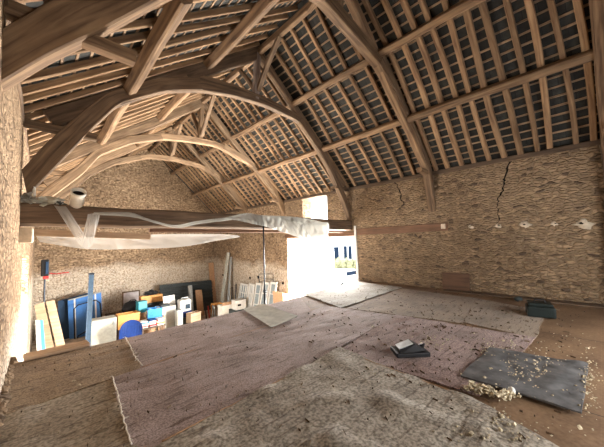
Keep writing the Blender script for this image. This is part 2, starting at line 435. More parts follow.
# ------------------------------------------------------------------ setting
LW, RWX, YG, YN, GZ = -0.30, 8.94, 19.07, -1.9, -2.9
TY = 6.9                     # tie beam and main truss
RIDX, RIDZ = 4.77, 7.57
def zR(x): return RIDZ - 0.95*(x-RIDX)
def zL(x): return RIDZ - 0.72*(RIDX-x)
PZR, PZL = zR(RWX), zL(LW)

def rough_wall(mb, a, b, axis):
    mb.box(a, b)

# right wall with the barn door and the slot over it
mb = MB(); X0, X1 = RWX, RWX+0.6
for y0, y1, z0, z1 in ((YN-0.5, 6.66, GZ-0.1, PZR), (6.66, 10.78, 1.7, 2.02), (6.66, 8.05, 2.02, PZR), (9.60, 10.78, 2.02, PZR), (8.05, 9.60, 3.54, PZR)):
    mb.box((X0, y0, z0), (X1, y1, z1))
mb.box((X0, 7.7, PZR), (X0+0.1, 9.75, PZR+0.22))
wall_right = struct(mb.build('wall_right', 'stone_pale_low' if False else 'stone'))
mb = MB(); mb.box((X0, 10.78, GZ-0.1), (X1, YG+0.6, PZR)); struct(mb.build('wall_right', 'stone_pale_low'))
# left wall, its pier towards the camera and the corbel
mb = MB()
for y0, y1, z0, z1 in ((YN-0.5, 8.0, GZ-0.1, PZL-0.02), (8.0, 11.4, 1.4, PZL-0.02), (11.4, YG+0.6, GZ-0.1, PZL-0.02)):
    mb.box((LW-0.6, y0, z0), (LW, y1, z1))
wall_left = struct(mb.build('wall_left', 'stone_pale_low'))
mb = MB(); mb.box((LW-0.05, 6.62, 1.68), (LW+0.17, 7.08, 1.94)); lab(mb.build('corbel', 'ashlar', wall_left, bevel=0.02), 'pale dressed stone corbel')
mb = MB()
for i in range(50):
    y = 2.3+i*0.07; mb.blob((LW, y, 0.0), 0.09+0.05*noise.noise(Vector((i*.3, 0, 0))), i*0.3, (0.7, 1.6, 0.6), 0.6, 2)
mb.build('mortar_ledge', 'stone', wall_left, True)
# gable wall behind
mb = MB(); n0 = 0
pts = [(LW-0.6, GZ-0.1), (RWX+0.6, GZ-0.1), (RWX+0.6, PZR-0.5), (RIDX, RIDZ+0.1), (LW-0.6, PZL-0.4)]
for y in (YG, YG+0.6):
    for x, z in pts: mb.v.append(Vector((x, y, z)))
mb.face([0, 1, 2, 3, 4]); mb.face([9, 8, 7, 6, 5])
for i in range(5): mb.face([i, (i+1) % 5 + 0, (i+1) % 5+5, i+5])
wall_back = struct(mb.build('wall_back', 'stone_pale_low'))
# end wall behind the camera, wide opening invented to let in fill light
mb = MB(); y0, y1 = YN-0.6, YN-0.1
for x0, x1, z0, z1 in ((LW-0.6, 2.2, GZ, 4.2), (7.0, RWX+0.6, GZ, 4.2), (2.2, 7.0, GZ, -0.05), (2.2, 7.0, 2.1, 4.2)):
    mb.box((x0, y0, z0), (x1, y1, z1))
n = len(mb.v)
for y in (y0, y1):
    for x, z in ((LW-0.6, 4.2), (RWX+0.6, 4.2), (RIDX, RIDZ+0.1)): mb.v.append(Vector((x, y, z)))
mb.face([n, n+1, n+2]); mb.face([n+5, n+4, n+3])
struct(mb.build('wall_front', 'stone'))
# floors
EDGE = [(LW, 5.62), (0.9, 5.67), (1.1, 5.69), (3.3, 5.80), (5.3, 5.93), (7.4, 6.3), (RWX, 6.64)]
mb = MB(); k = len(EDGE)
for z in (0, -0.22):
    mb.v += [Vector((x, y, z)) for x, y in EDGE] + [Vector((RWX, YN-0.1, z)), Vector((LW, YN-0.1, z))]
mb.face(list(range(k+2))[::-1]); mb.face([i+k+2 for i in range(k+2)])
for i in range(k+2): j = (i+1) % (k+2); mb.face([i, j, j+k+2, i+k+2])
struct(mb.build('floor', 'floor'))
mb = MB(); mb.box((LW-0.6, YN-0.5, GZ-0.15), (RWX+0.6, YG+0.6, GZ)); struct(mb.build('floor_ground', 'earth'))
mb = MB(); mb.box((RWX+0.6, -60, GZ-0.2), (140, 160, GZ-0.04)); struct(mb.build('ground_yard', 'yard'))

# slate roof, seen from below
def roof_sheet(name, sgn):
    s = 0.95 if sgn > 0 else 0.72; L = math.sqrt(1+s*s); off = 0.155*L
    xe = RWX+0.7 if sgn > 0 else LW-0.9
    mb = MB(); nx, ny = 24, 88; rows = []
    f = zR if sgn > 0 else zL
    for i in range(nx+1):
        x = RIDX + (xe-RIDX)*i/nx
        for j in range(ny+1):
            y = YN-0.6 + (YG+1.2-YN)*j/ny
            mb.v.append(Vector((x, y, f(x)+off+0.012*noise.noise(Vector((x, y, 3))))))
    for i in range(nx):
        for j in range(ny):
            a = i*(ny+1)+j; q = (a, a+1, a+ny+2, a+ny+1)
            if sgn > 0 and mb.v[a].x > 9.0 and 7.8 < mb.v[a].y < 9.6: continue
            mb.face(q, [(mb.v[t].y, abs(mb.v[t].x-RIDX)*L) for t in q])
    o = mb.build(name, 'slate'); sm = o.modifiers.new('thick', 'SOLIDIFY'); sm.thickness = 0.03; sm.offset = 1 if sgn > 0 else -1
    return struct(o)
roof_sheet('ceiling_right', 1); roof_sheet('ceiling_left', -1)

# battens
ORD = 'first second third fourth fifth sixth seventh eighth ninth tenth eleventh twelfth thirteenth fourteenth fifteenth sixteenth seventeenth eighteenth nineteenth twentieth'.split()
def ordinal(i):
    if i < 20: return ORD[i]
    return {2: 'twenty', 3: 'thirty'}[(i+1)//10]+'-'+ORD[(i+1) % 10-1] if (i+1) % 10 else {3: 'thirtieth'}[(i+1)//10]
for sgn in (1, -1):
    s = 0.95 if sgn > 0 else 0.72; L = math.sqrt(1+s*s); f = zR if sgn > 0 else zL
    span = (RWX-RIDX if sgn > 0 else RIDX-LW)*L; n = int(span/0.22)
    for i in range(n+1):
        u = (0.1+0.22*i)/L; x = RIDX+sgn*u
        nn = Vector((sgn*s, 0, 1)).normalized()
        c = Vector((x, 0, f(x))) + nn*0.125
        mb = MB(); mb.beam([(c.x, YN-0.05, c.z), (c.x, YG-0.02, c.z)], 0.045, 0.028, up=tuple(nn), jit=0.018, seed=i+sgn*50, n=44)
        side = 'right' if sgn > 0 else 'left'
        tag(mb.build('batten', 'batten'), '%s thin slating batten down from the ridge on the %s roof slope' % (ordinal(i), side), 'batten', 'slating battens of the %s roof slope' % side)

# rafters
right_y = [-1.55, -1.2, -0.85, -0.55, -0.25, 0.08, 0.38, 0.74, 1.01, 1.37, 1.68, 2.01, 2.36, 2.70, 3.06]
y = 4.12
while y < YG-0.3:
    right_y.append(y); y += 0.47 if y < 7 else 0.42
right_y.append(3.42)
def bay(y):
    if y < 3.64: return 'above the near carpets, nearest bay'
    if y < 6.9: return 'between the nearest big truss and the tie beam truss'
    if y < 11: return 'just beyond the tie beam, over the bright doorway'
    if y < 14.5: return 'between the two farthest trusses'
    return 'in the farthest bay by the gable wall'
rng = random.Random(3)
RL = []
for side in ('right', 'left'):
    ys = right_y if side == 'right' else [YN+0.3+0.44*i for i in range(47)]
    for k, y in enumerate(ys):
        if side == 'right': s, xe, sg = 0.95, RWX-0.02, 1
        else: s, xe, sg = 0.72, LW+0.02, -1
        f = zR if side == 'right' else zL
        nn = Vector((sg*s, 0, 1)).normalized()
        wv = rng.uniform(0.085, 0.13) if y < 3.6 else rng.uniform(0.075, 0.11)
        P = []
        if side == 'left': wv *= 0.72
        ph = rng.uniform(0, 9); am = rng.uniform(0.015, 0.07); tilt = rng.uniform(-0.05, 0.05)
        for i in range(13):
            t = i/12; x = RIDX+sg*0.06+(xe-RIDX-sg*0.06)*t
            p = Vector((x, y+am*math.sin(ph+t*5)+tilt*(t-0.5), f(x)))+nn*(0.055+0.012*math.sin(ph*2+t*4)); P.append(p)
        mb = MB(); mb.beam(P, wv, 0.105, up=tuple(nn), jit=0.012, seed=k*1.7+(40 if sg < 0 else 0))
        RL.append((side, y, mb.build('rafter', 'rafter')))

for side in ('right', 'left'):
    for lo, hi, what in ((-9, 0.0, 'counted from the camera end'), (0.0, 3.64, 'counted towards the nearest big truss'), (3.64, 6.9, 'beyond the nearest truss'), (6.9, 11, 'beyond the tie beam truss'), (11, 14.5, 'beyond the middle pale truss'), (14.5, 30, 'beyond the farthest truss')):
        L_ = sorted([(y, o.name) for sd, y, o in RL if sd == side and lo <= y < hi])
        for i, (y, nme) in enumerate(L_):
            tag(bpy.data.objects[nme], '%s %s oak rafter %s, on the %s roof slope' % (ordinal(i), 'crooked' if i % 2 else 'slim', what, side), 'rafter', 'rafters of the %s roof slope' % side)
# purlins, ridge, wall plates
TR = [YN, -0.15, 3.64, 6.9, 11.0, 14.5, YG]
bayname = ['behind the near end truss', 'in the nearest bay', 'between the near truss and the tie beam truss', 'in the bay beyond the tie beam', 'between the two far trusses', 'in the far bay ending at the gable wall']
def purlin(x, z, name, what, w=0.17, h=0.19, seed=0, off=0.0, m='oak', up=(0, 0, 1)):
    for i in range(len(TR)-1):
        if what == 'x' : pass
        dz = rng.uniform(-0.02, 0.02); dx = rng.uniform(-0.03, 0.03)
        mb = MB(); mb.beam([(x+dx, TR[i]+0.04, z+dz), (x-dx, TR[i+1]-0.04, z-dz)], w, h, up=up, jit=0.03, seed=seed+i)
        tag(mb.build('purlin', m), 'heavy oak %s %s' % (name, bayname[i]), 'purlin')
nR = Vector((0.95, 0, 1)).normalized(); nL = Vector((-0.72, 0, 1)).normalized()
purlin(7.45, zR(7.45)-0.12, 'lower right purlin', '', seed=1, up=tuple(nR))
purlin(6.10, zR(6.10)-0.12, 'upper right purlin', '', seed=11, up=tuple(nR))
purlin(1.32, zL(1.32)-0.13, 'lower left purlin', '', seed=21, w=0.2, h=0.22, up=tuple(nL))
purlin(3.1, zL(3.1)-0.13, 'upper left purlin', '', seed=31, w=0.2, h=0.22, up=tuple(nL))
purlin(RIDX, RIDZ-0.16, 'ridge beam', '', seed=41, w=0.15, h=0.2)
mb = MB(); mb.beam([(RWX+0.10, YN, PZR-0.03), (RWX+0.10, YG, PZR-0.03)], 0.24, 0.13, jit=0.03, seed=5, n=40)
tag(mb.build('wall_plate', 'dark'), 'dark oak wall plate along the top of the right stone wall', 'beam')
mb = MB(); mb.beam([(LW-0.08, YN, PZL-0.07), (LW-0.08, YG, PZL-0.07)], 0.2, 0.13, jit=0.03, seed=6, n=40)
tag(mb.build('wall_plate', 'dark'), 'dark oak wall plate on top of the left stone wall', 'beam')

# ------------------------------------------------------------------ trusses
Z = 1.6
def up(l): return [(x, z+Z) for x, z in l]
def truss(y, label, inL, outL, collar, inR, outR, m='oak', th=0.2, post=True, king=True, mc=None):
    t = thing('roof_truss', (RIDX, y, 0), label, 'roof truss')
    y0, y1 = y-th/2, y+th/2
    if inL:
        lab(MB().blade(up(inL), up(outL), y0, y1).build('curved_blade', m, t), 'left curved oak blade')
    lab(MB().blade(up(inR), up(outR), y0, y1).build('curved_blade', m, t), 'right curved oak blade')
    ci, cu = collar
    MB().blade(up(ci), up(cu), y0+0.01, y1-0.01).build('collar_beam', mc or m, t)
    for sg in (1, -1):
        f = zR if sg > 0 else zL; xe = RWX-0.25 if sg > 0 else LW+0.3
        nn = nR if sg > 0 else nL; P = []
        for i in range(9):
            x = RIDX+sg*0.05+(xe-RIDX)*i/8; P.append(Vector((x, y, f(x)))-nn*((0.06 if sg < 0 and y < 5 else 0.14)+0.02*math.sin(i+y)))
        MB().beam(P, 0.19, 0.15 if sg < 0 and y < 5 else (0.34 if sg < 0 else 0.24), up=tuple(nn), jit=0.03, seed=y+sg).build('principal_rafter', 'dark' if sg < 0 and y < 8 else m, t)  # left ones of the near trusses darker, shade put into their colour
    # sole pieces on the wall plates
    MB().beam([(RWX+0.05, y, PZR-0.05), (8.15, y, PZR-0.02)], 0.16, 0.14, jit=0.01, seed=y).build('sole_piece', m, t)
    if inL: MB().beam([(LW-0.05, y, PZL-0.1), (0.75, y, PZL-0.14)], 0.16, 0.14, jit=0.01, seed=y+3).build('sole_piece', m, t)
    if king:
        cz = max(z for x, z in cu)+Z-0.05
        MB().beam([(4.62, y, cz-0.12), (4.72, y, RIDZ-0.25)], 0.17, 0.17, up=(0, 1, 0), jit=0.02, seed=y+9).build('king_post', 'grey' if y > 6 and y < 7 else m, t)
        for s2 in (1, -1):
            MB().beam([(4.68, y+s2*0.05, cz+0.15), (4.70, y+s2*0.5, cz+0.75), (4.75, y+s2*1.05, RIDZ-0.27)], 0.1, 0.14, up=(1, 0, 0), jit=0).build('wind_brace', m, t)
    return t
inRA = [(8.93, .78), (8.60, 2.0), (7.95, 2.95), (7.0, 3.72), (6.05, 4.32)]
outRA = [(9.02, .84), (8.80, 2.12), (8.22, 3.12), (7.3, 3.98), (6.2, 4.72)]
A = truss(3.64, 'nearest big oak roof truss, its huge dark left blade crossing the upper left corner',
  [(-.34, 1.40), (0, 1.84), (.41, 2.30), (.97, 2.98), (1.35, 3.42)],
  [(-.36, 1.88), (-.10, 2.26), (.18, 2.66), (.70, 3.14), (1.2, 3.55)],
  ([(3.2, 4.66), (4.05, 4.80), (6.1, 4.30), (6.5, 4.08)], [(3.2, 4.95), (4.05, 5.12), (6.2, 4.62), (6.75, 4.3)]),
  inRA, outRA, th=0.24)
B = truss(6.9, 'oak roof truss on the heavy tie beam, with arched collar and grey king post',
  [(-.22, .90), (.2, 1.57), (.66, 2.30), (1.13, 2.98), (2.04, 3.58), (2.95, 3.93)],
  [(-.30, 1.35), (-.05, 1.80), (.42, 2.52), (.92, 3.16), (1.9, 3.86), (2.85, 4.25)],
  ([(1.8, 3.5), (2.9, 3.9), (3.86, 4.09), (5.0, 4.15), (6.28, 4.03), (6.7, 3.8)], [(1.8, 3.82), (2.8, 4.33), (3.86, 4.42), (5.0, 4.42), (6.28, 4.26), (6.8, 3.95)]),
  [(8.96, .70), (8.52, 1.51), (7.87, 2.48), (7.25, 3.2), (6.3, 4.02)], [(9.05, .80), (8.72, 1.66), (8.12, 2.62), (7.5, 3.42), (6.5, 4.2)], m='shaded')
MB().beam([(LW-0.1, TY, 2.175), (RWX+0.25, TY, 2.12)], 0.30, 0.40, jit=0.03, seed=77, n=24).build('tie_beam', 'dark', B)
C = truss(11.0, 'middle oak roof truss just beyond the tie beam, pale arched blades',
  [(-.34, .9), (.3, 1.6), (.88, 2.25), (1.3, 2.90), (2.2, 3.50), (3.2, 3.86)], [(-.34, 1.2), (.14, 1.85), (.72, 2.47), (1.16, 3.08), (2.1, 3.74), (3.1, 4.08)],
  ([(1.9, 3.4), (3.1, 3.85), (4.2, 4.0), (5.36, 4.03), (6.46, 3.66), (7.0, 3.5)], [(1.9, 3.62), (3.1, 4.1), (4.2, 4.24), (5.36, 4.26), (6.56, 3.9), (7.1, 3.7)]),
  [(8.97, 1.2), (8.15, 2.53), (7.48, 3.22), (6.6, 3.68), (5.6, 4.0)], [(9.15, 1.35), (8.4, 2.65), (7.66, 3.42), (6.7, 3.9), (5.7, 4.25)], m='pale')
D = truss(14.5, 'farthest oak roof truss with pale arched blades by the gable',
  [(-.34, .9), (.3, 1.6), (.88, 2.25), (1.4, 2.90), (2.3, 3.55), (3.3, 3.95)], [(-.34, 1.2), (.14, 1.85), (.72, 2.47), (1.26, 3.08), (2.2, 3.76), (3.2, 4.16)],
  ([(2.0, 3.4), (3.6, 4.05), (4.8, 4.12), (6.09, 3.97), (7.0, 3.6)], [(2.0, 3.6), (3.6, 4.27), (4.8, 4.35), (6.15, 4.18), (7.1, 3.8)]),
  [(8.97, 1.45), (8.38, 2.44), (7.40, 3.36), (6.3, 3.9)], [(9.2, 1.65), (8.6, 2.65), (7.6, 3.65), (6.4, 4.2)], m='pale')
E_ = truss(-0.15, 'end truss at the right edge, oak blade rising up the right wall',
  None, None, ([(3.6, 4.5), (4.3, 4.55), (5.0, 4.5), (6.0, 4.2)], [(3.6, 4.8), (4.3, 4.85), (5.0, 4.8), (6.1, 4.5)]), inRA, outRA, king=False)
mb = MB(); mb.beam([(RWX-0.12, -0.14, 0), (RWX-0.12, -0.14, 3.5)], 0.24, 0.2, up=(0, 1, 0), jit=0.02, seed=8)
tag(mb.build('wall_post', 'dark'), 'dark upright timber post against the right wall at the picture edge', 'post')

# timber set flush in the right wall, lintel over the door
mb = MB(); mb.beam([(RWX+0.04, 3.2, 1.89), (RWX+0.04, 6.66, 1.855)], 0.13, 0.25, jit=0.015, seed=13)
t = tag(mb.build('wall_beam', 'brown'), 'long brown timber set in the right stone wall beside the doorway', 'beam')
MB().box((RWX-0.035, 3.26, 1.82), (RWX+0.08, 3.40, 1.98)).build('pale_end_block', 'ashlar', t, bevel=0.02)
mb = MB(); mb.beam([(RWX+0.16, 6.5, 1.80), (RWX+0.16, 10.95, 1.80)], 0.34, 0.2, jit=0.02, seed=14)
tag(mb.build('door_lintel', 'brown'), 'brown timber lintel over the bright barn doorway', 'lintel')
# white upright board at the door jamb
mb = MB(); p0 = at_x(358, 281, RWX-0.04); p1 = at_x(354, 222, RWX-0.04)
mb.beam([(RWX-0.03, p0.y, 0), (RWX-0.03, p0.y+0.06, 2.1)], 0.09, 0.035, up=(1, 0, 0), jit=0.006, seed=2)
tag(mb.build('jamb_board', 'white'), 'thin white upright board at the right side of the doorway', 'board')
# brown board at the foot of the right wall
mb = MB(); tr = Matrix.Translation((RWX-0.06, 3.06, 0.012)) @ Matrix.Rotation(0.07, 4, 'Y')
mb.box((-0.02, -0.37, 0), (0.0, 0.37, 0.5), tr)
tag(mb.build('wooden_board', 'brown', bevel=0.004), 'reddish brown wooden panel leaning on the foot of the right stone wall', 'panel')

# cracks, patches and holes in the right wall
def crack(pts, w0):
    mb = MB(); rr = random.Random(len(pts)); P = []
    for i in range(len(pts)-1):
        for k in range(5):
            t = k/5; a = Vector(pts[i]).lerp(Vector(pts[i+1]), t); P.append(a+Vector((0, rr.uniform(-.035, .035), rr.uniform(-.02, .02))))
    P.append(Vector(pts[-1]))
    R = []
    for i, p in enumerate(P):
        w = w0*1.6*rr.uniform(0.3, 1.3)*(1-0.5*i/len(P))
        R.append([p+Vector((0.004, -w, 0)), p+Vector((-0.004, -w*0.9, 0)), p+Vector((-0.004, w*0.9, 0)), p+Vector((0.004, w, 0))])
    return mb.rings(R).build('crack', 'hole_shade', wall_right)
crack([tuple(at_x(x, y, RWX)) for x, y in ((510, 161), (503, 178), (505, 185), (498, 198), (497, 206), (499, 214), (497, 226))], 0.017)
crack([tuple(at_x(x, y, RWX)) for x, y in ((393, 180), (399, 188), (401, 198), (404, 205), (399, 209))], 0.025)
for i, (x, y, r) in enumerate(((471, 227, .055), (498, 226, .075), (525, 225, .09), (554, 224, .06), (583, 224, .13))):
    p = at_x(x, y, RWX)
    a = MB().blob((RWX, p.y, p.z), r, i*3+1, (0.22, 1.1, 0.8), 0.9).build('mortar_patch', 'ashlar', wall_right, True)
    MB().blob((RWX-r*0.2, p.y+r*(0.4, -0.3, 0.1, -0.5, 0.25)[i], p.z+r*0.15), r*0.28, i+9, (0.4, 1.2, 0.6), 0.8).build('joist_hole', 'hole_shade', a, True)
rr = random.Random(5)
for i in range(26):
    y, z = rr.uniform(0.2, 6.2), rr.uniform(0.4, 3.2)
    MB().blob((RWX+0.01, y, z), rr.uniform(.015, .035), i, (0.5, 1.5, 0.7), 0.5, 1).build('joist_hole', 'hole_shade', wall_right)

# slot window reveal dressing
# ------------------------------------------------------------------ outside
mb = MB(); mb.box((38, 10, GZ), (46, 60, 3.2)); 
house = thing('house', (42, 36, GZ-0.04), 'white house with blue windows seen through the barn doorway', 'house')
mb.build('house_wall', 'house', house)
HX = 38.0
for (x0, y0, x1, y1) in ((334, 247, 339, 259), (344, 246, 347.2, 259), (348.6, 246, 352, 259)):
    a = at_x(x0, y0, HX); b = at_x(x1, y1, HX)
    MB().box((HX-0.12, min(a.y, b.y), min(a.z, b.z)), (HX+0.05, max(a.y, b.y), max(a.z, b.z))).build('house_window', 'window', house)
a = [(RIDX, 0)]
mb = MB(); mb.v += [Vector(p) for p in ((37.4, 9.5, 3.2), (46.6, 9.5, 3.2), (42, 9.5, 5.0), (37.4, 60.5, 3.2), (46.6, 60.5, 3.2), (42, 60.5, 5.0))]
for q in ((0, 1, 2), (5, 4, 3), (0, 2, 5, 3), (1, 4, 5, 2), (0, 3, 4, 1)): mb.face(q)
mb.build('house_roof', 'charcoal', house)
mb = MB()
for i in range(14): mb.blob((34, 22+i*1.3, GZ+0.5), 0.9, i, (0.8, 1.0, 1.0), 0.5, 3, 4)
tag(mb.build('hedge', 'hedge', smooth=True), 'low yellowish hedge in front of the white house outside', 'hedge')
# car in the yard
cp = at_x(344, 283, 21); cx, cy = 21.0, cp.y
car = thing('car', (cx, cy, GZ-0.04), 'white car parked in the bright yard outside the doorway', 'car')
prof = [(-2.0, .35), (-2.0, .85), (-1.9, 1.0), (-1.2, 1.1), (-0.7, 1.55), (0.9, 1.6), (1.6, 1.1), (2.0, 0.95), (2.05, .35)]
R = []
for y in (-0.82, -0.72, 0.72, 0.82):
    k = 0.96 if abs(y) > 0.8 else 1
    R.append([Vector((cx+x*k, cy+y, GZ+(z-0.35)*k+0.35)) for x, z in prof])
MB().rings(R).build('car_body', 'white', car)
for x0 in (-1.25, 1.3):
    for s2 in (-0.83, 0.63):
        mb = MB(); mb.tube([(cx+x0, cy+s2, GZ+0.28), (cx+x0, cy+s2+0.2, GZ+0.28)], 0.31, 20); mb.build('wheel', 'black', car)
for s2 in (-0.83, 0.815):
    mb = MB(); mb.box((cx-0.6, cy+s2, GZ+1.12), (cx+1.1, cy+s2+0.015, GZ+1.48)); mb.build('side_window', 'window', car)
# pale plastic sheet hanging in the left part of the doorway
mb = MB(); R = []
for i in range(40):
    y = 8.12+(10.72-8.12)*i/39; x = RWX+0.42+0.03*math.sin(i*1.1)+0.02*math.sin(i*2.7)
    R.append([Vector((x+0.01*math.sin(k+i*0.4), y, GZ+0.1+(1.64-GZ-0.1)*k/10)) for k in range(11)])
mb.rings(R, cap=False, closed=False)
tag(mb.build('door_sheet', 'film2', smooth=True), 'thin white translucent sheet hanging across the left part of the doorway', 'sheet')

# ------------------------------------------------------------------ carpets
def carpet_piece(name, m, c, h, label, cat='carpet', amp=0.006, th=0.010, nn=44, jag=0.02, seed=0, lift=None, fold=0.0):
    """c: four floor corners (x, y) in order; h: height of its underside"""
    mb = MB(); P = [Vector((*p, 0)) for p in c]
    def q(u, v): return (P[0]*(1-u)+P[1]*u)*(1-v)+(P[3]*(1-u)+P[2]*u)*v
    G = []
    for i in range(nn+1):
        row = []
        for j in range(nn+1):
            u, v = i/nn, j/nn; p = q(u, v)
            e = 1-min(1, min(u, 1-u, v, 1-v)*12)
            jx = noise.noise(Vector((p.x*2.3+seed, p.y*2.3, seed)))*jag*e; jy = noise.noise(Vector((p.y*2.3, p.x*2.3+seed, 5)))*jag*e
            z = abs(noise.noise(Vector((p.x*1.2+seed, p.y*3.4, seed))))*amp*2 + noise.noise(Vector((p.x*7, p.y*7+seed, 1)))*amp*0.2 + amp*0.2
            if fold: z += fold*max(0, noise.noise(Vector((p.x*2.6+seed, p.y*3.2, 2.2)))-0.12)*1.6
            if lift: z += lift(u, v)
            row.append(Vector((p.x+jx, p.y+jy, h+th+max(0, z))))
        G.append(row)
    top = [G[i][j] for i in range(nn+1) for j in range(nn+1)]
    mb.v += top
    for i in range(nn):
        for j in range(nn):
            a = i*(nn+1)+j; mb.face([a, a+nn+1, a+nn+2, a+1])
    ring = [i*(nn+1) for i in range(nn+1)] + [nn*(nn+1)+j for j in range(1, nn+1)] + [i*(nn+1)+nn for i in range(nn-1, -1, -1)] + [j for j in range(nn-1, 0, -1)]
    b0 = len(mb.v)
    for r in ring: v = mb.v[r]; mb.v.append(Vector((v.x, v.y, v.z-th-0.002 if lift else max(0.002, h))))
    k = len(ring)
    for i in range(k): j = (i+1) % k; mb.face([ring[i], b0+i, b0+j, ring[j]])
    mb.face([b0+i for i in range(k)])
    # outward orientation
    o = mb.build(name, CP[m] if m in CP else m)
    bm = bmesh.new(); bm.from_mesh(o.data); bmesh.ops.recalc_face_normals(bm, faces=bm.faces); bm.to_mesh(o.data); bm.free()
    return tag(o, label, cat)
def fl(*pp): return [tuple(at_z(x, y)[:2]) for x, y in pp]
carpet_piece('carpet', 'beige', [tuple(at_z(112, 380)[:2]), (LW+0.01, 3.98), (LW+0.01, 0.9), (0.5, 1.0)], 0.002, 'beige grey carpet in the lower left corner by the left wall', seed=4, fold=0.02)
carpet_piece('carpet', 'olive', [(LW+0.01, 3.96), tuple(at_z(143, 370)[:2]), tuple(at_z(128, 339)[:2]), (LW+0.02, 5.6)], 0.008, 'olive brown carpet at the left end of the loft edge', seed=1, amp=0.008)
carpet_piece('carpet', 'mauve', fl((142, 369), (312, 312), (300, 297.5), (127, 339)), 0.006, 'narrow dusty mauve carpet strip along the loft edge', seed=2, amp=0.006)
carpet_piece('carpet', 'mauve', fl((112, 380), (326, 307), (397, 317), (135, 462)), 0.016, 'wide mauve carpet running across the middle of the loft floor', seed=3, amp=0.008)
carpet_piece('carpet', 'rose', fl((338, 353), (396, 316), (536, 339), (480, 398)), 0.012, 'reddish carpet under the black box and the rubber mat', seed=5, amp=0.008, fold=0.015)
carpet_piece('carpet', 'grey', [tuple(at_z(340, 351)[:2]), tuple(at_z(473, 403)[:2]), (2.6, -0.3), (0.62, 2.47)], 0.024, 'speckled grey carpet with raised wrinkles in the foreground', seed=6, amp=0.008, fold=0.035)
carpet_piece('carpet', 'tan', fl((346, 309), (402, 289), (476, 299), (462, 324)), 0.006, 'tan carpet by the right wall below the wooden panel', seed=7)
carpet_piece('carpet', 'tan', fl((463, 323), (476, 299), (546, 312), (536, 339)), 0.004, 'brownish tan carpet beside the dark box at the right wall', seed=8)
carpet_piece('carpet', 'pale', [tuple(at_z(304, 295)[:2]), (8.5, 6.35), tuple(at_z(402, 288)[:2]), tuple(at_z(341, 309)[:2])], 0.016, 'pale grey carpet on the floor by the doorway', seed=9, amp=0.004)
c4 = fl((243, 311), (263, 307), (298, 320), (271, 330))
carpet_piece('hardboard_sheet', 'greymat', c4, 0.034, 'small curled grey green sheet lying on the mauve carpet near the loft edge', 'sheet', amp=0.002, th=0.006, seed=10, nn=16, jag=0.004, lift=lambda u, v: 0.012+0.03*u*u)
carpet_piece('rubber_mat', 'rubber', fl((461, 380), (490, 351), (589, 368), (582, 418)), 0.034, 'dark grey rubber mat strewn with crumbs at the lower right', 'mat', amp=0.010, th=0.012, seed=12, jag=0.01, fold=0.02)
def binding(p0, p1, h, o, seed):
    P = []
    for i in range(41):
        p = at_z(*p0).lerp(at_z(*p1), i/40); P.append(p+Vector((0.012*noise.noise(Vector((i*.4, seed, 0))), 0.012*noise.noise(Vector((i*.4, 0, seed))), h)))
    b_ = MB().tube(P, 0.007, 6).build('carpet_binding', 'card', None, True); b_.parent = o; lab(b_, 'brownish frayed edge')
O_ = {o['label']: o for o in bpy.data.objects if 'label' in o}
gc = O_['speckled grey carpet with raised wrinkles in the foreground']
binding((162, 446), (300, 373), 0.036, gc, 1); binding((300, 373), (339, 352), 0.036, gc, 2); binding((341, 353), (470, 402), 0.036, gc, 3)
binding((142, 369.5), (312, 312), 0.026, O_['wide mauve carpet running across the middle of the loft floor'], 4)
mb = MB(); mb.beam([(8.74, -0.6, 0.02), (8.74, 3.3, 0.02)], 0.34, 0.035, jit=0.02, seed=3)  # dark strip added for the band of shadow and dirt at the wall foot
tag(mb.build('shade_dirt_strip', 'dark'), 'dark strip for shadow and dirt along the foot of the right stone wall', 'plank')
# threads along the seams
def thread(pts, h, label):
    P = []
    rr = random.Random(9)
    for i in range(len(pts)-1):
        for k in range(14):
            p = at_z(*pts[i]).lerp(at_z(*pts[i+1]), k/14); P.append(p+Vector((rr.uniform(-.006, .006), rr.uniform(-.006, .006), h+rr.uniform(0, .004))))
    mb = MB(); mb.tube(P, 0.0065, 6)
    for p in P[::3]: mb.tube([p, p+Vector((rr.uniform(-.05, .05), rr.uniform(-.05, .05), 0.002))], 0.003, 4)
    tag(mb.build('frayed_thread', 'thread'), label, 'thread')
thread([(112, 380), (118, 400), (122, 420), (132, 452)], 0.045, 'long white frayed thread at the left end of the wide mauve carpet')
thread([(125, 339), (131, 350), (134, 358), (143, 369)], 0.034, 'short pale frayed thread between the olive carpet and the narrow mauve strip')
# loose plank on the loft edge
mb = MB(); a = at_z(26, 362); b = at_z(87, 346)
mb.beam([(-0.17, 5.64, 0.06), (0.56, 5.70, 0.055)], 0.24, 0.05, jit=0.004)
tag(mb.build('edge_plank', 'ply'), 'light wooden plank lying along the left end of the loft edge', 'plank')

# ------------------------------------------------------------------ things on the loft floor
def sk(pts): return [Vector(p) for p in pts]
p = at_z(410, 357)
bx = thing('plastic_case', (p.x, p.y, 0.03), 'small open black plastic box casting a shadow on the reddish carpet', 'box')
tr = Matrix.Translation((p.x, p.y, 0.045)) @ Matrix.Rotation(-0.72, 4, 'Z') @ Matrix.Scale(1.15, 4)
MB().box((-0.19, -0.12, 0), (0.19, 0.12, 0.05), tr).build('case_base', 'black', bx, bevel=0.012)
tr2 = tr @ Matrix.Translation((0.02, 0.0, 0.05)) @ Matrix.Rotation(-0.12, 4, 'Y')
mb = MB(); mb.v += [tr2 @ Vector(q) for q in ((-.17, -.1, 0), (.13, -.1, 0), (.13, .1, 0), (-.17, .1, 0), (-.16, -.07, .045), (.02, -.08, .085), (.02, .08, .085), (-.16, .07, .045))]
for q in ((0, 3, 2, 1), (4, 5, 6, 7), (0, 1, 5, 4), (1, 2, 6, 5), (2, 3, 7, 6), (3, 0, 4, 7)): mb.face(q)
mb.build('case_lid', 'black', bx, bevel=0.008)
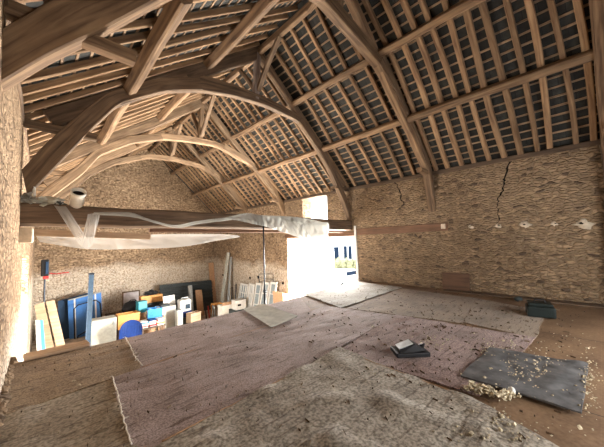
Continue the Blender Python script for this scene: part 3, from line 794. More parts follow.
MB().box((-.09, -.07, 0), (.08, .07, .006), tr2 @ Matrix.Translation((-.07, 0, .067)) @ Matrix.Rotation(-0.21, 4, 'Y')).build('top_panel', 'galv', bx)
MB().tube([tr @ Vector((.12, -.06, .06)), tr @ Vector((.17, 0, .10)), tr @ Vector((.12, .06, .06))], 0.014, 8).build('handle', 'black', bx)

p = at_z(543, 319)
tk = thing('tool_case', (p.x, p.y, 0.0), 'long dark green case lying on the floor near the right wall', 'case')
a = at_z(530, 317, 0.02); b = at_z(560, 320, 0.02); d = (b-a); ang = math.atan2(d.y, d.x)
tr = Matrix.Translation((a.x+d.x/2+0.05, a.y+d.y/2+0.05, 0.0)) @ Matrix.Rotation(ang, 4, 'Z'); L = d.length
MB().box((-L/2, -0.05, 0.02), (L/2, 0.3, 0.22), tr).build('case_body', 'blackish', tk, bevel=0.03)
MB().box((-L/2+0.03, -0.03, 0.22), (L/2-0.03, 0.28, 0.28), tr).build('case_lid', 'blackish', tk, bevel=0.02)
MB().tube([tr @ Vector((-.09, .12, .27)), tr @ Vector((-.07, .12, .33)), tr @ Vector((.07, .12, .33)), tr @ Vector((.09, .12, .27))], .012, 8).build('handle', 'black', tk)
p = at_z(518, 301)
mb = MB(); mb.blob((p.x, p.y, 0.05), 0.08, 3, (1.6, 1, .7), 0.5); tag(mb.build('dark_rag', 'charcoal', smooth=True), 'small dark crumpled rag by the wall behind the dark case', 'rag')
# insulation clump and white lump
def clump(cx, cy, n, spread, r, seed, z0=0.03):
    rr = random.Random(seed); mb = MB()
    for i in range(n):
        a, d = rr.uniform(0, 6.28), spread*rr.random()**0.6
        q = rr.uniform(0.5, 1.1)*r
        mb.blob((cx+math.cos(a)*d*1.6, cy+math.sin(a)*d*0.7, z0+q*0.4), q, i+seed, (1.2, 1, 0.6), 0.9, 2, 3)
    return mb
p = at_z(489, 397); d = (at_z(512, 402)-at_z(466, 390))
mb = MB(); rr = random.Random(2)
for i in range(46):
    t = rr.uniform(-.5, .5); q = Vector((p.x, p.y, 0))+d*t+Vector((rr.uniform(-.06, .06), rr.uniform(-.06, .06), 0)); s = rr.uniform(.014, .034)
    mb.blob((q.x, q.y, .035+s*0.5+rr.random()*0.02), s, i, (1.3, 1, .6), 1.0, 2, 3)
tag(mb.build('insulation_clump', 'wool'), 'fluffy yellowish clump of old insulation beside the rubber mat', 'insulation')
p = at_z(512, 398); mb = MB(); mb.blob((p.x, p.y, 0.075), 0.030, 5, (1, 1, 1), 0.3, 3)
tag(mb.build('foam_lump', 'white', smooth=True), 'small round white lump at the edge of the rubber mat', 'lump')
# loose crumbs and straw: nobody could count them
rr = random.Random(8); mb = MB()
for (px, py, sx, sy, n) in ((527, 375, 45, 22, 260), (590, 385, 12, 35, 150), (430, 345, 35, 10, 110), (500, 350, 30, 12, 90), (510, 440, 60, 12, 60), (550, 345, 30, 16, 40), (80, 390, 6, 4, 10), (375, 330, 14, 8, 10), (370, 375, 25, 10, 14), (495, 425, 25, 12, 40)):
    for i in range(n):
        q = at_z(px+rr.gauss(0, sx*0.5), max(300, py+rr.gauss(0, sy*0.5)))
        if not (LW+0.1 < q.x < 8.8 and 0.05 < q.y < 5.5): continue
        s = rr.uniform(.003, .010)*(1 if rr.random() > .1 else 2)
        mb.blob((q.x, q.y, .052+s*0.3), s, i, (1.5, 1, .6), 0.8, 1)
tag(mb.build('insulation_crumbs', 'wool'), 'pale crumbs of insulation scattered over the rubber mat and floor', 'crumbs', kind='stuff')
mb = MB()
for i in range(800):
    x, y = rr.uniform(LW+0.1, 8.6), rr.uniform(0.3, 5.5)
    if rr.random() < 0.35: x = rr.gauss(4.5, 1.5); y = rr.gauss(1.8, 0.8)
    if not (LW+0.1 < x < 8.7 and 0.2 < y < 5.5): continue
    a = rr.uniform(0, 3.14)*0.4+rr.choice((0, 0.3)); L = 0.005+0.034*rr.random()**3; wd = rr.uniform(.001, .0028)
    z = 0.046 if rr.random() < .8 else 0.05
    tr = Matrix.Translation((x, y, z)) @ Matrix.Rotation(a+0.3, 4, 'Z')
    mb.box((-L, -wd, -0.012), (L, wd, 0.006), tr)
tag(mb.build('straw_debris', 'straw'), 'dark bits of straw and bark strewn over all the carpets', 'debris', kind='stuff')

# ------------------------------------------------------------------ on and around the tie beam
TZ = 2.375
p = at_y(76, 205, 6.85)
pc = thing('drain_pipe', (p.x, 6.86, TZ), 'white plastic pipe end standing open on the left of the tie beam', 'pipe')
tr = Matrix.Translation((p.x, 6.86, TZ-0.01)) @ Matrix.Rotation(0.85, 4, 'X') @ Matrix.Rotation(0.05, 4, 'Y')
MB().lathe([(.105, 0), (.105, .30), (.118, .31), (.118, .37), (.10, .37), (.10, .02)], 28, tr=tr).build('pipe_wall', 'pvc', pc, True)
MB().lathe([(.099, .28), (.099, .30), (0.001, .30)], 24, tr=tr).build('pipe_inside', 'hole_shade', pc)  # black disc in the pipe, shade of the hollow as colour
# clutter at the left end of the beam
def crumple(name, m, px, py, r, sq, label, cat, seed, y=6.85):
    q = at_y(px, py, y); mb = MB(); mb.blob((q.x, y, TZ-0.01+r*sq[2]*0.8), r, seed, sq, 0.9, 3, 2.2)
    return tag(mb.build(name, m), label, cat)
crumple('plastic_bag', 'film', 27, 200, 0.12, (.8, .9, .8), 'crumpled whitish plastic bag at the left end of the tie beam', 'bag', 3)
crumple('cloth_bundle', 'cream', 47, 203, 0.13, (1.2, .8, .6), 'beige bundle on the tie beam between the bag and the pipe', 'bundle', 8)
crumple('dust_rag', 'charcoal', 58, 204, 0.07, (1.2, .8, .6), 'small dark rag on the tie beam beside the white pipe', 'rag', 9)
q = at_y(36, 195, 6.8)
mb = MB(); mb.tube([(q.x-.02, 6.82, TZ), (q.x-0.03, 6.82, TZ+0.3)], 0.022, 8); tag(mb.build('short_tube', 'pvc'), 'thin white tube upright at the left end of the tie beam', 'tube')

# plastic sheet draped along the beam: top and bottom edges
def drape(name, m, top, bot, y, label, fold=0.03, freq=20, ny=9, n=70, seed=0, parent=None):
    tp = resample(top, n); bt = resample(bot, n); R = []
    for i in range(n):
        a = at_y(*tp[i], y); b = at_y(*bt[i], y); row = []
        for k in range(ny):
            t = k/(ny-1); q = a.lerp(b, t)
            f = fold*(noise.noise(Vector((i*freq/n, t*1.3, seed)))+0.5*noise.noise(Vector((i*freq*2.3/n, t*2+4, seed))))
            q.y += -abs(f)-0.01*(t > 0.1)+ (0.05 if t == 0 else 0) - 0.05*math.sin(t*3.14)*0.5
            row.append(q)
        R.append(row)
    mb = MB(); mb.rings(R, cap=False, closed=False)
    o = mb.build(name, m, parent, True)
    return o
YS = 6.70
ps = thing('plastic_sheet', (3, YS, 1.9), 'long whitish plastic sheet draped along the front of the tie beam', 'plastic sheet')
o = drape('hanging_twist', 'film2', [(54, 205), (60, 206), (66, 206)], [(80, 246), (86, 249), (92, 247)], YS, '', 0.05, 9, 12, 24, 1, ps)
o = drape('hanging_twist', 'film2', [(88, 214), (95, 213), (100, 214)], [(80, 243), (85, 248), (92, 246)], YS-0.02, '', 0.05, 9, 12, 24, 6, ps)
o = drape('sheet_swag', 'film', [(94, 212), (120, 212), (134, 213), (150, 219), (175, 225), (197, 221), (230, 217)], [(92, 215), (118, 216), (136, 218), (150, 222), (176, 228), (199, 224), (232, 220)], YS, '', 0.05, 14, 7, 60, 2, ps)
o = drape('sheet_drape', 'film', [(222, 218), (232, 216), (240, 214), (249, 213), (262, 215), (285, 216), (310, 219), (328, 223)], [(224, 219), (234, 220), (243, 222), (252, 224), (266, 227), (285, 233), (303, 238), (327, 237)], YS-0.02, '', 0.11, 16, 13, 90, 3, ps)
o = drape('sheet_tail', 'film', [(278, 216), (300, 222), (328, 222)], [(288, 233), (305, 239), (327, 238)], YS-0.08, '', 0.10, 10, 10, 40, 5, ps)
# thin film stretched under the beam
pf = drape('ceiling_film', 'film2', [(36, 236), (80, 237), (130, 235), (170, 234), (216, 234), (236, 235)], [(40, 242), (86, 249), (130, 249), (180, 247), (215, 241), (240, 237)], 7.3, '', 0.1, 12, 9, 70, 4)
tag(pf, 'bright thin plastic film hanging just below and behind the tie beam', 'plastic film')
mb = MB(); a = at_y(34, 233, 7.15); b = at_y(146, 238, 7.15)
mb.beam([(LW+0.02, 7.2, a.z+0.02), (b.x+0.1, 7.2, b.z+0.03)], 0.05, 0.13, jit=0.01, seed=5)
tag(mb.build('rail_board', 'ply'), 'tan board fixed under the left half of the tie beam', 'board')
mb = MB(); b = at_y(300, 233, 7.15); a = at_y(215, 232, 7.15)
mb.beam([(a.x-1.6, 7.2, a.z+0.05), (RWX, 7.2, b.z+0.06)], 0.08, 0.12, jit=0.01, seed=6)
tag(mb.build('rail_board', 'brown'), 'brown board running under the right half of the tie beam', 'board')

# thin dark prop between loft edge and tie beam
q = at_y(263.5, 230, 6.68)
pr = thing('steel_prop', (q.x, 6.68, GZ), 'thin dark steel prop rising past the loft edge to the tie beam', 'prop')
pb, ptp = Vector((q.x, 6.68, GZ)), Vector((q.x, 6.68, 2.25)); pm = pb.lerp(ptp, .6)
MB().tube([pb, pm], 0.030, 12).build('outer_tube', 'steel', pr, True)
MB().tube([pm, ptp], 0.022, 12).build('inner_tube', 'steel', pr, True)
MB().tube([pm+Vector((0, 0, -.06)), pm+Vector((0, 0, .02))], 0.042, 12).build('collar', 'steel', pr, True)
MB().box((pb.x-.07, pb.y-.07, GZ), (pb.x+.07, pb.y+.07, GZ+0.012)).build('base_plate', 'steel', pr)

# ------------------------------------------------------------------ ground level store, by the gable wall
def panel(px, y0, y1, m, label, name, cat, th=0.03, lean=0.25, foot=None, thickx=None):
    """flat board leaning towards the gable: px = four picture corners TL TR BR BL read on the plane y0"""
    a = [at_y(*q, y0) for q in px]
    a[2].z = a[3].z = GZ
    H = a[0].z-GZ
    mb = MB(); n = Vector((0, th, 0)); V = []
    for i, q in enumerate(a):
        v = q.copy()
        if i < 2: v.y = y0+lean
        V.append(v)
    mb.v += V+[v+n for v in V]
    for q in ((0, 1, 2, 3), (7, 6, 5, 4), (0, 4, 5, 1), (1, 5, 6, 2), (2, 6, 7, 3), (3, 7, 4, 0)): mb.face(q)
    return mb, V
def ext(px, bottom_y=360):
    return px
# two tan boards
for i, (q, l) in enumerate(((((34, 308), (44, 304), (62, 358), (50, 360)), 'tan wooden board leaning at the far left, the left one of two'), (((46, 304), (55, 302), (73, 356), (64, 358)), 'tan wooden board leaning at the far left, right against the blue table'))):
    mb, V = panel(q, 12.6+0.2*i, 0, 'ply', l, 'b', 'b', 0.04, 0.5)
    tag(mb.build('wooden_board', 'ply'), l, 'board')
for i, (x0, x1, m, l) in enumerate(((36, 41, 'white', 'white strip board standing left behind the tan boards'), (41, 45, 'sky', 'narrow light blue strip standing behind the tan boards'))):
    mb, V = panel([(x0-1, 322), (x1-2, 322), (x1+5, 352), (x0+4, 352)], 11.9-0.1*i, 0, m, l, '', '', 0.02, 0.3)
    tag(mb.build('strip_board', m), l, 'strip board')
# folded blue table-tennis table
yt = 17.9
tt = thing('folding_table', (1.5, yt, GZ), 'large blue folding table tennis table with dark frame standing on edge', 'table')
def quad_slab(px, y, th, dy=0.0):
    V = [at_y(*q, y) for q in px]
    for v in V[:2]: v.y += dy
    mb = MB(); n = Vector((0, th, 0)); mb.v += V+[v+n for v in V]
    for q in ((0, 1, 2, 3), (7, 6, 5, 4), (0, 4, 5, 1), (1, 5, 6, 2), (2, 6, 7, 3), (3, 7, 4, 0)): mb.face(q)
    return mb
quad_slab([(58, 302), (94, 292), (94, 344), (60, 350)], yt+0.15, 0.04, 0.3).build('table_half', 'shutter', tt)
lab(quad_slab([(68, 301), (102, 292), (103, 338), (70, 350)], yt, 0.04, 0.3).build('table_half', 'blue', tt), 'bright blue table half')
for x in (75, 96):
    quad_slab([(x-0.8, 299-(x-75)*0.27), (x+0.8, 299-(x-75)*0.27), (x+1.6, 345-(x-75)*0.3), (x, 345-(x-75)*0.3)], yt-0.012, 0.01, 0.3).build('white_line', 'white', tt)
P = [at_y(x, y, yt-0.1) for x, y in ((75, 347), (74, 309), (78, 305), (96, 300), (100, 303), (102, 320))]
MB().tube(P, 0.03, 8).build('leg_frame', 'black', tt)
P = [at_y(x, y, yt-0.1) for x, y in ((77, 344), (78, 336), (102, 322))]
MB().tube(P, 0.03, 8).build('leg_frame', 'black', tt)
P = [at_y(x, y, yt-0.06) for x, y in ((69, 301), (102, 292.5))]
for v in P: v.y += 0.28
MB().tube(P, 0.035, 8).build('edge_rail', 'galv', tt)
# blue grey pole
a = at_y(91.5, 275, 11.5); b = at_y(86, 346, 10.8)
mb = MB(); mb.beam([(b.x, 10.8, GZ), (a.x, 11.5, a.z)], 0.13, 0.10, up=(0, 1, 0))
o = tag(mb.build('tall_profile', 'bluegrey'), 'tall blue grey metal profile standing upright in front of the blue table', 'pole')
MB().beam([(a.x, 11.5, a.z), (a.x+0.005, 11.51, a.z+0.07)], 0.15, 0.12, up=(0, 1, 0)).build('end_cap', 'black', o)
# work lamp on a pole
lx = at_y(45, 268, 13.6)
wl = thing('work_lamp', (lx.x, 13.6, GZ), 'black and red work lamp on a thin pole by the left wall', 'lamp')
MB().tube([(lx.x, 13.6, GZ), (lx.x, 13.6, lx.z-0.3)], 0.028, 8).build('lamp_pole', 'steel', wl)
MB().box((lx.x-.11, 13.5, lx.z-.28), (lx.x+.11, 13.7, lx.z+.30)).build('lamp_housing', 'black', wl, bevel=0.03)
MB().box((lx.x+.02, 13.48, lx.z-.20), (lx.x+.09, 13.5, lx.z+.22)).build('lamp_glass', 'shutter', wl)
MB().box((lx.x-.05, 13.48, lx.z-.38), (lx.x+.11, 13.68, lx.z-.28)).build('lamp_bracket', 'red', wl, bevel=0.02)
for s2 in (0, 2.1, 4.2): MB().tube([(lx.x, 13.6, GZ+0.5), (lx.x+0.2*abs(math.cos(s2))*(1 if math.cos(s2) > 0 else 0.4), 13.6+0.25*math.sin(s2), GZ+0.01)], 0.018, 6).build('lamp_leg', 'steel', wl)
P = [at_y(x, y, 19.05) for x, y in ((48, 273), (56, 274), (62, 273), (69, 272.3))]
tag(MB().tube(P, 0.028, 6).build('red_cable', 'red'), 'thin red cable stretched along the back wall beside the work lamp', 'cable')

def crate(name, m, px, py, w, d, h, y, label, cat, z0=None, rot=0.0, open_top=False):
    """box-like thing with base centre seen at px; its top sits at the pixel row py on plane y"""
    q = at_y(px, py, y); z1 = q.z; zb = GZ if z0 is None else z0
    if z0 is None and h: zb = z1-h
    t = thing(name, (q.x, y, zb), label, cat)
    return t, q, zb, z1
def trz(q, y, z, rot): return Matrix.Translation((q.x, y, z)) @ Matrix.Rotation(rot, 4, 'Z')

# work bench/shelf that carries the nearer boxes (mostly hidden by the loft edge)
BT = GZ+0.68
bench = thing('work_bench', (3.82, 14.7, GZ), 'low dark bench under the untidy stacks of magazines', 'bench')
MB().box((3.3, 14.4, BT-0.05), (4.35, 14.98, BT)).build('bench_top', 'dark', bench)
for x in (3.38, 4.27):
    for y in (14.46, 14.92): MB().box((x-.04, y-.04, GZ), (x+.04, y+.04, BT-0.05)).build('leg', 'dark', bench)
def base(x0, x1, y0, y1, zt, m, nm, l, c):
    tag(MB().box((x0, y0, GZ), (x1, y1, zt)).build(nm, m, bevel=.015), l, c)

# wire-fronted grey cabinet left of the bench
q = at_y(103, 318, 14.8); hx = 0.45
cb_ = thing('grey_cabinet', (q.x, 14.8, GZ), 'pale grey cabinet close beside the blue table', 'cabinet')
MB().box((q.x-hx, 14.5, GZ), (q.x+hx, 15.1, q.z)).build('cabinet_body', 'cream', cb_, bevel=0.02)
lab(MB().box((q.x-hx+.02, 14.46, GZ+.05), (q.x+hx-.16, 14.5, q.z-.04)).build('front_panel', 'cream', cb_, bevel=.01), 'pale front panel')
MB().box((q.x+hx-.12, 14.47, q.z-.3), (q.x+hx-.06, 14.5, q.z-.1)).build('handle', 'galv', cb_)

# framed picture against the gable
yf = 18.9
V = [at_y(*p_, yf) for p_ in ((122, 292), (140, 291), (140, 308), (123, 309))]
x0, x1, z1, z0 = V[0].x, V[1].x, V[0].z, V[2].z-0.05
pf_ = thing('picture_frame', ((x0+x1)/2, yf, z0), 'framed pale picture standing against the back wall', 'picture')
MB().box((x0+.06, yf-.02, z0+.06), (x1-.06, yf, z1-.06)).build('picture', plain('pale_print', (0.60, 0.56, 0.58), 0.5, 0, 0.3, 2.2), pf_)
for a, b in (((x0, yf-.04, z0), (x0+.07, yf+.01, z1)), ((x1-.07, yf-.04, z0), (x1, yf+.01, z1)), ((x0+.07, yf-.04, z1-.07), (x1-.07, yf+.01, z1)), ((x0+.07, yf-.04, z0), (x1-.07, yf+.01, z0+.07))):
    MB().box(a, b).build('frame_bar', 'dark', pf_)
# low shelf along the gable, carrying picture and small things
sh = thing('wall_bench', (4.6, 18.6, GZ), 'low dark shelf along the foot of the back wall under the framed picture', 'shelf')
MB().box((2.6, 18.2, z0-.05), (5.1, YG, z0)).build('shelf_board', 'dark', sh)
for x in (2.7, 3.9, 5.0): MB().box((x-.04, 18.25, GZ), (x+.04, 18.35, z0-.05)).build('leg', 'dark', sh)

# black holdall
q = at_y(132, 307, 16.4)
o = thing('holdall', (q.x, 16.4, q.z-0.37), 'rounded black bag among the boxes below the picture frame', 'bag')
MB().blob((q.x, 16.4, q.z-0.02), 0.42, 4, (1.1, .65, .8), .12, 3, 1.2).build('bag_body', 'black', o, True)
MB().tube([(q.x-.2, 16.3, q.z+.25), (q.x-.1, 16.25, q.z+.38), (q.x+.1, 16.25, q.z+.38), (q.x+.2, 16.3, q.z+.25)], .02, 6).build('handle', 'black', o)
base(q.x-.7, q.x+.9, 16.1, 16.65, q.z-0.33, 'dark', 'storage_chest', 'dark wooden chest under the black bag', 'chest')

def openbox(t, m, tr, w, d, h, th=0.03, nm='box_side'):
    MB().box((-w/2, -d/2, 0), (w/2, d/2, th), tr).build('box_bottom', m, t)
    for a, b in (((-w/2, -d/2, th), (w/2, -d/2+th, h)), ((-w/2, d/2-th, th), (w/2, d/2, h)), ((-w/2, -d/2+th, th), (-w/2+th, d/2-th, h)), ((w/2-th, -d/2+th, th), (w/2, d/2-th, h))):
        MB().box(a, b, tr).build(nm, m, t)
    MB().box((-w/2-.02, -d/2-.02, h-.05), (w/2+.02, -d/2, h), tr).build('rim', m, t)
def box_thing(name, m, px0, px1, pyt, pyb, y, d, label, cat, rot=0.0, lid=None):
    a = at_y(px0, pyt, y); b = at_y(px1, pyb, y); w = b.x-a.x; h = a.z-b.z
    t = thing(name, ((a.x+b.x)/2, y+d/2, b.z), label, cat)
    tr = Matrix.Translation(((a.x+b.x)/2, y+d/2, b.z)) @ Matrix.Rotation(rot, 4, 'Z')
    return t, tr, w, h
# orange crate
t, tr, w, h = box_thing('storage_crate', 'orange', 118, 140, 316, 326, 15.3, .6, 'orange plastic crate among the stored boxes', 'crate', 0.05)
openbox(t, 'orange', tr, w, .5, h); pz = tr @ Vector((0, 0, 0)); base(pz.x-.42, pz.x+.42, 15.33, 15.85, pz.z-.005, 'dark', 'plinth_box', 'dark box carrying the orange crate', 'box')
# dark blue rounded chair back
q = at_y(131, 320, 13.9); r = 0.43
ch = thing('garden_chair', (q.x, 14.1, GZ), 'dark blue rounded plastic chair back close to the loft edge', 'chair')
R = []
for i in range(13):
    a = math.pi*i/12; R.append((q.x-math.cos(a)*r, q.z-0.42+math.sin(a)*0.42))
mb = MB(); ring = []
for (x, z), (x2, z2) in zip(R, [(x, GZ+0.44) for x, z in R]):
    ring.append([Vector((x, 13.9+.12*((x-q.x)/r)**2*-1+.05, z)), Vector((x, 13.93+.12*((x-q.x)/r)**2*-1+.05, z)), Vector((x2, 14.0, z2)), Vector((x2, 13.97, z2))])
mb.rings(ring).build('backrest', 'navy', ch, False, .01)
MB().box((q.x-.42, 13.95, GZ+.42), (q.x+.42, 14.45, GZ+.46)).build('seat', 'navy', ch, bevel=.02)
for sx in (-.38, .38):
    for yy in (14.0, 14.4): MB().tube([(q.x+sx, yy, GZ), (q.x+sx*.95, yy, GZ+.42)], .025, 8).build('leg', 'navy', ch)
# teal box
t, tr, w, h = box_thing('teal_box', 'teal', 138, 147, 303, 312, 15.64, .4, 'teal box behind the light blue crate', 'box', 0.1)
MB().box((-w/2, -.2, 0), (w/2, .2, h), tr).build('box_body', 'teal', t, bevel=.02)
MB().box((-w/2-.01, -.21, h), (w/2+.01, .21, h+.04), tr).build('box_lid', 'teal', t, bevel=.01)
pz = tr @ Vector((0, 0, 0)); base(pz.x-.2, pz.x+.2, 15.64, 16.03, pz.z-.005, 'card', 'carton', 'brown carton carrying the teal box', 'carton')
# light blue crate
t, tr, w, h = box_thing('blue_crate', 'sky', 149, 163, 310, 319, 15.0, .55, 'light blue open crate filled with odds and ends', 'crate', -0.12)
openbox(t, 'sky', tr, w, .5, h)
for i, (dx, m_, nm, l, c) in enumerate(((-.2, 'wool', 'paper_bundle', 'brown paper bundle sticking out of the light blue crate', 'bundle'), (.15, 'cream', 'paper_roll', 'cream roll lying in the light blue crate', 'roll'))):
    pt = tr @ Vector((dx, 0, h*.7)); mb = MB(); mb.blob(pt, .17, i, (1.1, .9, .9), .4, 2); tag(mb.build(nm, m_), l, c)
# things on top: black and orange strips
t, tr, w, h = box_thing('orange_lid', 'orange', 141, 163, 297, 300, 16.8, .5, 'long orange lid lying on top of the stored boxes', 'lid')
MB().box((-w/2, -.2, 0), (w/2, .2, h), tr).build('lid_plate', 'orange', t, bevel=.02)
MB().box((-w/2, -.22, -.05), (w/2, -.2, h*.5), tr).build('lid_rim', 'orange', t)
q0 = tr @ Vector((0, 0, 0))
mb = MB(); mb.box((q0.x-.5, 16.7, GZ), (q0.x+.85, 17.4, q0.z-.06)); tag(mb.build('grey_chest', 'charcoal', bevel=.02), 'dark grey chest under the long orange lid', 'chest')
q = at_y(151, 298, 17.0); mb = MB(); mb.blob((q.x, 17.0, q0.z+h+.1), .2, 9, (1.5, .8, .6), .8, 3, 3); tag(mb.build('black_jacket', 'black'), 'black crumpled jacket lying on the long orange lid', 'jacket')
# pile of magazines, colourful
rr = random.Random(12)
cols = ['white', 'red', 'cream', 'white', 'sky', 'white', 'galv', 'red', 'white', 'cream', 'white', 'navy', 'white', 'orange', 'cream', 'white', 'red', 'white']
NM = {'white': 'white', 'red': 'red', 'cream': 'cream', 'sky': 'light blue', 'galv': 'grey', 'navy': 'dark blue', 'orange': 'orange'}
for st in range(3):
    z = BT+.002
    for k in range(6):
        th = rr.uniform(.04, .06)
        tr = Matrix.Translation((3.5+.33*st+rr.uniform(-.02, .02), 14.7+rr.uniform(-.06, .06), z)) @ Matrix.Rotation(rr.uniform(-.12, .12), 4, 'Z'); z += th+.002
        c_ = cols[st*6+k]
        m_ = MB().box((-.14, -.19, 0), (.14, .19, th), tr).build('magazine', c_)
        tag(m_, '%s magazine, %s from the bottom of the %s stack on the low bench' % (NM[c_], ORD[k], ('left', 'middle', 'right')[st]), 'magazine', 'magazines stacked on the low bench')
# carry the light blue crate and others
t, tr, w, h = box_thing('carton', 'card', 148, 165, 319.5, 334, 15.05, .5, 'brown carton under the light blue crate', 'carton')
MB().box((-w/2, -.22, 0), (w/2, .25, h), tr).build('carton_body', 'card', t); MB().box((-.03, -.225, 0), (.03, -.22, h), tr).build('tape', 'cream', t)

# cream fridge-like cabinets
def cab(x0, x1, yt_, y, label, m='cream', name='cream_cabinet', dp=.6):
    a = at_y(x0, yt_, y); b = at_y(x1, yt_, y)
    t = thing(name, ((a.x+b.x)/2, y+.3, GZ), label, 'cabinet')
    MB().box((a.x, y, GZ), (b.x, y+dp, a.z)).build('cabinet_body', m, t, bevel=.02)
    d_ = MB().box((a.x+.03, y-.03, GZ+.08), (b.x-.03, y, a.z-.06)).build('cabinet_door', m, t, bevel=.01)
    hd = MB().box((b.x-.12, y-.06, a.z-.4), (b.x-.08, y-.03, a.z-.15)).build('handle', 'galv'); hd.parent = d_; hd.matrix_parent_inverse = d_.matrix_world.inverted() if False else Matrix.Identity(4)
    return t, a, b
t, a, b = cab(158, 176, 308, 15.6, 'pale cream cabinet right of the light blue crate')
MB().box((a.x+.15, 15.62, a.z), (b.x-.3, 16.0, a.z+.10)).build('dark_tray', 'charcoal', t)
cab(177, 183, 311, 14.98, 'narrow pale cabinet beside the blue and white machine', dp=.3)
q = at_y(169, 296, 16.6)
mb = quad_slab([(163.5, 297), (175, 295), (176, 308), (164, 308.5)], 16.05, .04, .1)
mb.v = [Vector(v) for v in mb.v]
tag(mb.build('white_board', 'white'), 'small white board standing on the cream cabinet', 'board')
# machine, white over blue
a = at_y(180, 301, 15.4); b = at_y(192, 316, 15.4)
t = thing('workshop_vacuum', ((a.x+b.x)/2, 15.7, b.z), 'white machine with a blue base among the stored things', 'machine')
cx_, w_ = (a.x+b.x)/2, (b.x-a.x)/2; hh_ = a.z-b.z
MB().box((cx_-w_, 15.4, b.z), (cx_+w_, 15.95, b.z+hh_*.33)).build('blue_base', 'navy', t, bevel=.03)
MB().box((cx_-w_*.95, 15.42, b.z+hh_*.33), (cx_+w_*.95, 15.93, b.z+hh_)).build('white_housing', 'white', t, bevel=.06)
MB().box((cx_-w_*.1, 15.40, b.z+hh_*.48), (cx_+w_*.7, 15.42, b.z+hh_*.75)).build('control_panel', 'bluegrey', t)
MB().tube([(cx_-.2, 15.6, b.z+hh_), (cx_-.15, 15.6, b.z+hh_+.1), (cx_+.15, 15.6, b.z+hh_+.1), (cx_+.2, 15.6, b.z+hh_)], .025, 8).build('handle', 'galv', t)
mb = MB(); mb.box((max(5.26, cx_-.42), 15.36, GZ), (cx_+.42, 16.0, b.z)); tag(mb.build('tool_chest', 'charcoal', bevel=.02), 'dark chest carrying the white and blue machine', 'chest')
# corrugated dark sheets behind
mb = MB(); R = []
a = at_y(159, 285, 18.7); b = at_y(211, 280, 18.7); zb = GZ
for i in range(60):
    t_ = i/59; x = a.x+(b.x-a.x)*t_; zt = a.z+(b.z-a.z)*t_
    R.append([Vector((min(x, RWX-.05), 18.35+.3*k/6, zb+(zt-zb)*k/6)) + Vector((0, 0.015*math.sin(k*2), 0)) for k in range(7)])
mb.rings(R, cap=False, closed=False)
for k in range(1, 9):
    z_ = GZ+(a.z-GZ)*k/9; y_ = 18.33+.3*k/9
    mb.beam([(a.x, y_, z_+ (0)), (min(b.x, RWX-.05), y_, z_+(b.z-a.z)*k/9)], .04, .04)
o = mb.build('roofing_sheet', 'charcoal'); sm = o.modifiers.new('t', 'SOLIDIFY'); sm.thickness = .02
tag(o, 'large dark grey ribbed panel leaning against the back wall', 'panel')
# pipes and boards in front of it
def stick(name, m, p0, p1, y0, y1, w, label, cat, round_=False, d=None):
    a = at_y(*p0, y1); b = at_y(*p1, y0); b.z = GZ
    mb = MB()
    if round_: mb.tube([b, a], w/2, 14)
    else: mb.beam([b, a], w, d or .04, up=(0, 1, 0))
    return tag(mb.build(name, m, smooth=False), label, cat)
stick('metal_pipe', 'galv', (190, 286), (192, 318), 17.0, 17.9, .26, 'short grey pipe leaning in front of the dark ribbed panel', 'pipe', True)
stick('wooden_board', 'card', (198.5, 290), (201, 318), 17.2, 17.8, .42, 'reddish brown board leaning in front of the dark ribbed panel', 'board')
t, tr, w, h = box_thing('wooden_crate', 'ply', 189, 201, 314, 321, 14.9, .4, 'small pale wooden crate at the loft edge below the machine', 'crate', 0.3)
openbox(t, 'ply', tr, w, .4, h)
mb = MB(); q = tr @ Vector((0, 0, 0)); mb.box((q.x-.33, 14.88, GZ), (q.x+.33, 15.3, q.z-.01)); tag(mb.build('low_table', 'dark'), 'low dark table carrying the pale wooden crate', 'table')
# tools between panel and corner
for i, (x, yy, m_, l) in enumerate(((205, 303, 'black', 'black wooden pole leaning near the reddish brown board'), (208, 306, 'red', 'red wooden pole leaning near the reddish brown board'), (211, 305, 'orange', 'orange wooden pole left of the yellow trestle'))):
    stick('wooden_pole', m_, (x, yy), (x+1.5, 320), 16.0+.2*i, 16.4+.2*i, .07, l, 'tool', True)
# yellow trestle
a = at_y(213, 304, 15.6); b = at_y(222, 304, 15.6)
t = thing('saw_trestle', ((a.x+b.x)/2, 15.8, GZ), 'yellowish trestle with grey legs in front of the long planks', 'trestle')
MB().box((a.x, 15.5, a.z-.08), (b.x, 15.9, a.z)).build('trestle_top', 'orange', t, bevel=.02)
for x in (a.x+.08, b.x-.08):
    for yy in (15.5, 15.9): MB().tube([(x, yy, GZ), (x, 15.7+(yy-15.7)*.4, a.z-.06)], .03, 8).build('leg', 'galv', t)
# tall tan board and long grey pipes in the corner
V = [at_y(*p_, 18.7) for p_ in ((210, 263), (222, 261))]
mb = MB(); tr = Matrix.Translation((0, 0, 0)); x0, x1 = V[0].x, min(V[1].x, RWX-.03)
mb.v += [Vector(v) for v in ((x0, 18.5, GZ), (RWX-.04, 18.5, GZ), (RWX-.04, 18.95, V[0].z), (x0, 18.95, V[0].z))]
mb.v += [v+Vector((0, .03, 0)) for v in mb.v[:4]]
for q in ((0, 1, 2, 3), (7, 6, 5, 4), (0, 4, 5, 1), (1, 5, 6, 2), (2, 6, 7, 3), (3, 7, 4, 0)): mb.face(q)
tag(mb.build('tan_panel', 'card'), 'tall tan panel standing in the far corner behind the long grey planks', 'panel')
def wallstick(name, m, p0, p1, x0, x1, w, d, label, cat):
    a = at_x(*p0, x1); b = at_x(*p1, x0); b.z = GZ
    return tag(MB().beam([b, a], w, d, up=(1, 0, 0), jit=.006, seed=p0[0]).build(name, m), label, cat)
